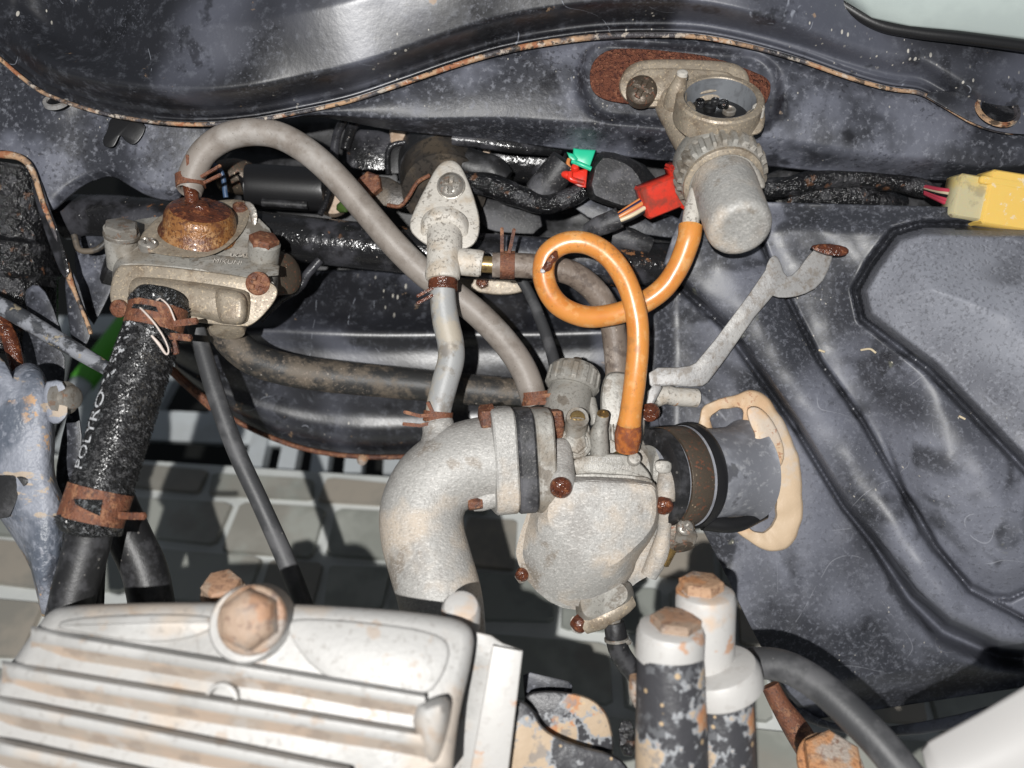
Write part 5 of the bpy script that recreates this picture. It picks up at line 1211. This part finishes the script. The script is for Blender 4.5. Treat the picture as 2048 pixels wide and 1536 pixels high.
rib(62, 1278, 850, 1410, 36, 42)
rib(4, 1348, 860, 1490, 38, 44)
rib(-40, 1412, 700, 1560, 40, 46)
rib(-40, 1495, 400, 1590, 40, 46)
MB().stack([(chaikin([(815, 1415), (885, 1388), (905, 1395), (900, 1470), (880, 1545), (845, 1530)], 1), 380), (chaikin([(822, 1418), (880, 1396), (896, 1402), (890, 1466), (872, 1530), (850, 1515)], 1), 440), (chaikin([(845, 1425), (875, 1410), (882, 1415), (876, 1450), (862, 1480), (852, 1470)], 1), 456)], n=40).build('rib_boss', 'head_alu', ec, sharp=60)
MB().lathe(p(443, 1400, 396), (0, .1, 1), [(-4, 26), (3, 25), (4, 20), (-2, 18)], 32, cap=False).build('casting_ring', 'head_alu', ec)
b = MB().lathe(p(506, 1246, 350), (0, .22, .97), [(-30, 60), (30, 58), (36, 54)], 40); b.build('bolt_boss', 'head_alu', ec)
MB().lathe(p(506, 1240, 380), (0, .25, .97), [(-2, 52), (8, 52), (12, 48)], 40).lathe(p(506, 1238, 384), (0, .25, .97), [(0, 46), (30, 45), (42, 38), (47, 24), (48, 4)], 6, .25).build('bolt', 'bolt_tan', ec, sharp=70)
hexbolt(p(448, 1190, 190), (0, .8, .5), 34, 34, 'bolt_tan', ec, ph=.1, washer=1.15)
MB().lathe(p(922, 1226, 236), (.05, .7, .7), [(-40, 34), (14, 33), (24, 28), (28, 18)], 32).build('dowel_head', 'steel_white', ec)
cyl = thing('cylinder_flange', 'pale grey machined cylinder flange at the edge of the engine cover', 'flange', p(980, 1560, 240))
MB().prism([(948, 1262), (982, 1270), (1006, 1286), (1046, 1300), (1040, 1340), (1008, 1600), (880, 1600), (918, 1440), (945, 1320)], 100, 285, 6, 0).build('outer_layer', 'head_alu', cyl)
MB().prism([(985, 1290), (1046, 1302), (1010, 1600), (930, 1600)], 200, 300, 4, 0).build('face_plate', 'steel_white', cyl)

# rusty bracket and mounting posts, bottom centre
rb = thing('engine_bracket', 'chipped black bracket with orange rust patches at the bottom centre', 'bracket', p(1120, 1560, 200))
MB().prism([(1046, 1350), (1060, 1344), (1138, 1362), (1145, 1372), (1143, 1410), (1050, 1410)], 60, 120, 4, 0).build('block', 'frame_low', rb)
MB().prism([(1042, 1392), (1080, 1380), (1150, 1385), (1195, 1402), (1222, 1440), (1230, 1515), (1205, 1525), (1120, 1500), (1060, 1470)], 100, 185, 12, 2).build('upper_lug', 'chip_paint', rb)
MB().prism([(1000, 1405), (1040, 1398), (1065, 1415), (1085, 1460), (1150, 1490), (1240, 1510), (1270, 1560), (1270, 1620), (990, 1620)], 150, 240, 14, 2).build('lower_lug', 'chip_paint', rb)
MB().prism([(1236, 1440), (1268, 1440), (1272, 1515), (1240, 1510)], 60, 140, 4, 1).build('dark_nut', 'black_wet', rb)
for nm, lab, X, Y, z, r, cm, ch in (('front_mounting_post', 'nearer chipped black mounting post with pale collar and orange bolt', 1341, 1290, 270, 66, 'steel_white', (1352, 1244)),):
    mp1 = thing(nm.replace('front_', ''), lab, 'post', p(X, 1600, z), 'mounting posts at the bottom')
    MB().tube([(1340, 1308, z, 66), (1342, 1420, z, 70), (1344, 1640, z, 74)], 40).build('sleeve', 'chip_paint', mp1)
    MB().lathe(p(1340, 1288, z), (.02, .98, .2), [(-26, 50), (-20, 57), (20, 56), (30, 52), (34, 42)], 44).build('collar', 'steel_white', mp1)
    hexbolt(p(1350, 1262, z + 2), (.02, .98, .2), 42, 26, 'bolt_tan', mp1, ph=.3)
    MB().tube([(1282, 1360, z - 30, 24), (1276, 1385, z - 34, 18), (1280, 1410, z - 40, 12)], 18).build('weld', 'rust_tan', mp1)
mp2 = thing('mounting_post', 'farther mounting post topped by a tall white sleeve and rusty cap', 'post', p(1440, 1600, 220), 'mounting posts at the bottom')
MB().tube([(1440, 1360, 225, 62), (1444, 1460, 225, 64), (1446, 1640, 225, 68)], 40).build('sleeve', 'chip_paint', mp2)
MB().lathe(p(1436, 1345, 225), (-.28, .94, .2), [(-34, 66), (-28, 72), (0, 72), (12, 66), (16, 50)], 44).build('collar', 'steel_white', mp2)
MB().lathe(p(1410, 1260, 215), (-.03, .98, .2), [(-90, 51), (60, 51), (70, 48), (74, 40)], 44).build('white_sleeve', 'steel_white', mp2)
hexbolt(p(1402, 1184, 222), (-.03, .98, .2), 38, 24, 'rust_tan', mp2, ph=.2, washer=1.12)
hose('vacuum_hose', 'smooth black hose curving out to the lower right corner', 'hose', [(1440, 1345, 90, 30), (1478, 1332, 110, 31), (1520, 1326, 130, 31), (1575, 1335, 155, 32), (1640, 1372, 190, 33), (1710, 1435, 230, 35), (1780, 1510, 270, 36), (1880, 1640, 320, 38)], 'cable', 32, 12)
hose('rusty_rod', 'red-brown rusty rod behind the smooth black hose', 'rod', [(1540, 1370, -60, 18), (1562, 1412, -50, 20), (1600, 1470, -40, 26), (1680, 1600, -20, 26)], 'rust', 22)
hexb = thing('rusty_bolt', 'orange rusty bolt head at the bottom edge beside the black hose', 'bolt', p(1660, 1570, 200))
hexbolt(p(1660, 1532, 190), (0, .75, .66), 52, 34, 'rust_tan', hexb, 'head', ph=.1, washer=1.1)
wp = thing('white_side_panel', 'glossy white body panel in the bottom right corner', 'body panel', p(1990, 1600, 330))
def f_wp(u, v):
    a = at([(1842, 1500), (1856, 1482), (1960, 1425), (2050, 1372), (2140, 1320)], u); b = at([(1880, 1640), (1930, 1640), (2000, 1640), (2070, 1640), (2140, 1640)], u)
    x = a[0] + (b[0] - a[0]) * v; y = a[1] + (b[1] - a[1]) * v
    return p(x, y, 300 + 60 * math.sin(min(1, v * 1.3 + .05) * math.pi * .55) + 30 * u)
MB().sheet(f_wp, 30, 24).build('panel', 'fairing_white', wp, thick=10, face_cam=True)
# pale fairing top right
fp_ = thing('upper_side_panel', 'pale grey-green body panel in the top right corner', 'body panel', p(1900, 90, 0))
def f_fp(u, v):
    a = at([(1600, -60), (1780, -60), (1960, -60), (2140, -60)], u); b = at([(1655, -18), (1745, 38), (1820, 54), (1920, 64), (2040, 78), (2140, 92)], u)
    x = a[0] + (b[0] - a[0]) * v; y = a[1] + (b[1] - a[1]) * v
    return p(x, y, 26 - 50 * v * v + 30 * u)
MB().sheet(f_fp, 40, 20).build('panel', 'fairing', fp_, thick=8, face_cam=True)
MB().tube([(1640, -22, -30, 10), (1745, 44, -28, 12), (1830, 64, -20, 12), (1930, 76, -10, 12), (2140, 104, 0, 12)], 14).build('seal', 'black_clean', fp_)

# dry straw caught on the air box
def ab_z(x, y):
    lo_, hi_ = 0.0, 1.0
    v = max(0, min(1, (y - 410) / 1000)); a = at(LC, v); b = at(RC, v); u = max(0, min(1, (x - a[0]) / (b[0] - a[0])))
    return f_ab(u, v).z
for lab, pts in (('pale bit of dry straw stuck on the air box ridge', [(1722, 700), (1740, 698), (1752, 706)]), ('small yellow straw lying left of the larger straw on the air box', [(1638, 700), (1650, 704)]),
                 ('tiny straw near the right edge of the air box', [(1918, 832), (1930, 838)])):
    tag(MB().tube([(x, y, ab_z(x, y) + 12, 2.2) for x, y in pts], 8, 4).build('straw', 'wire_cream'), lab, 'straw', 'straw on the air box')
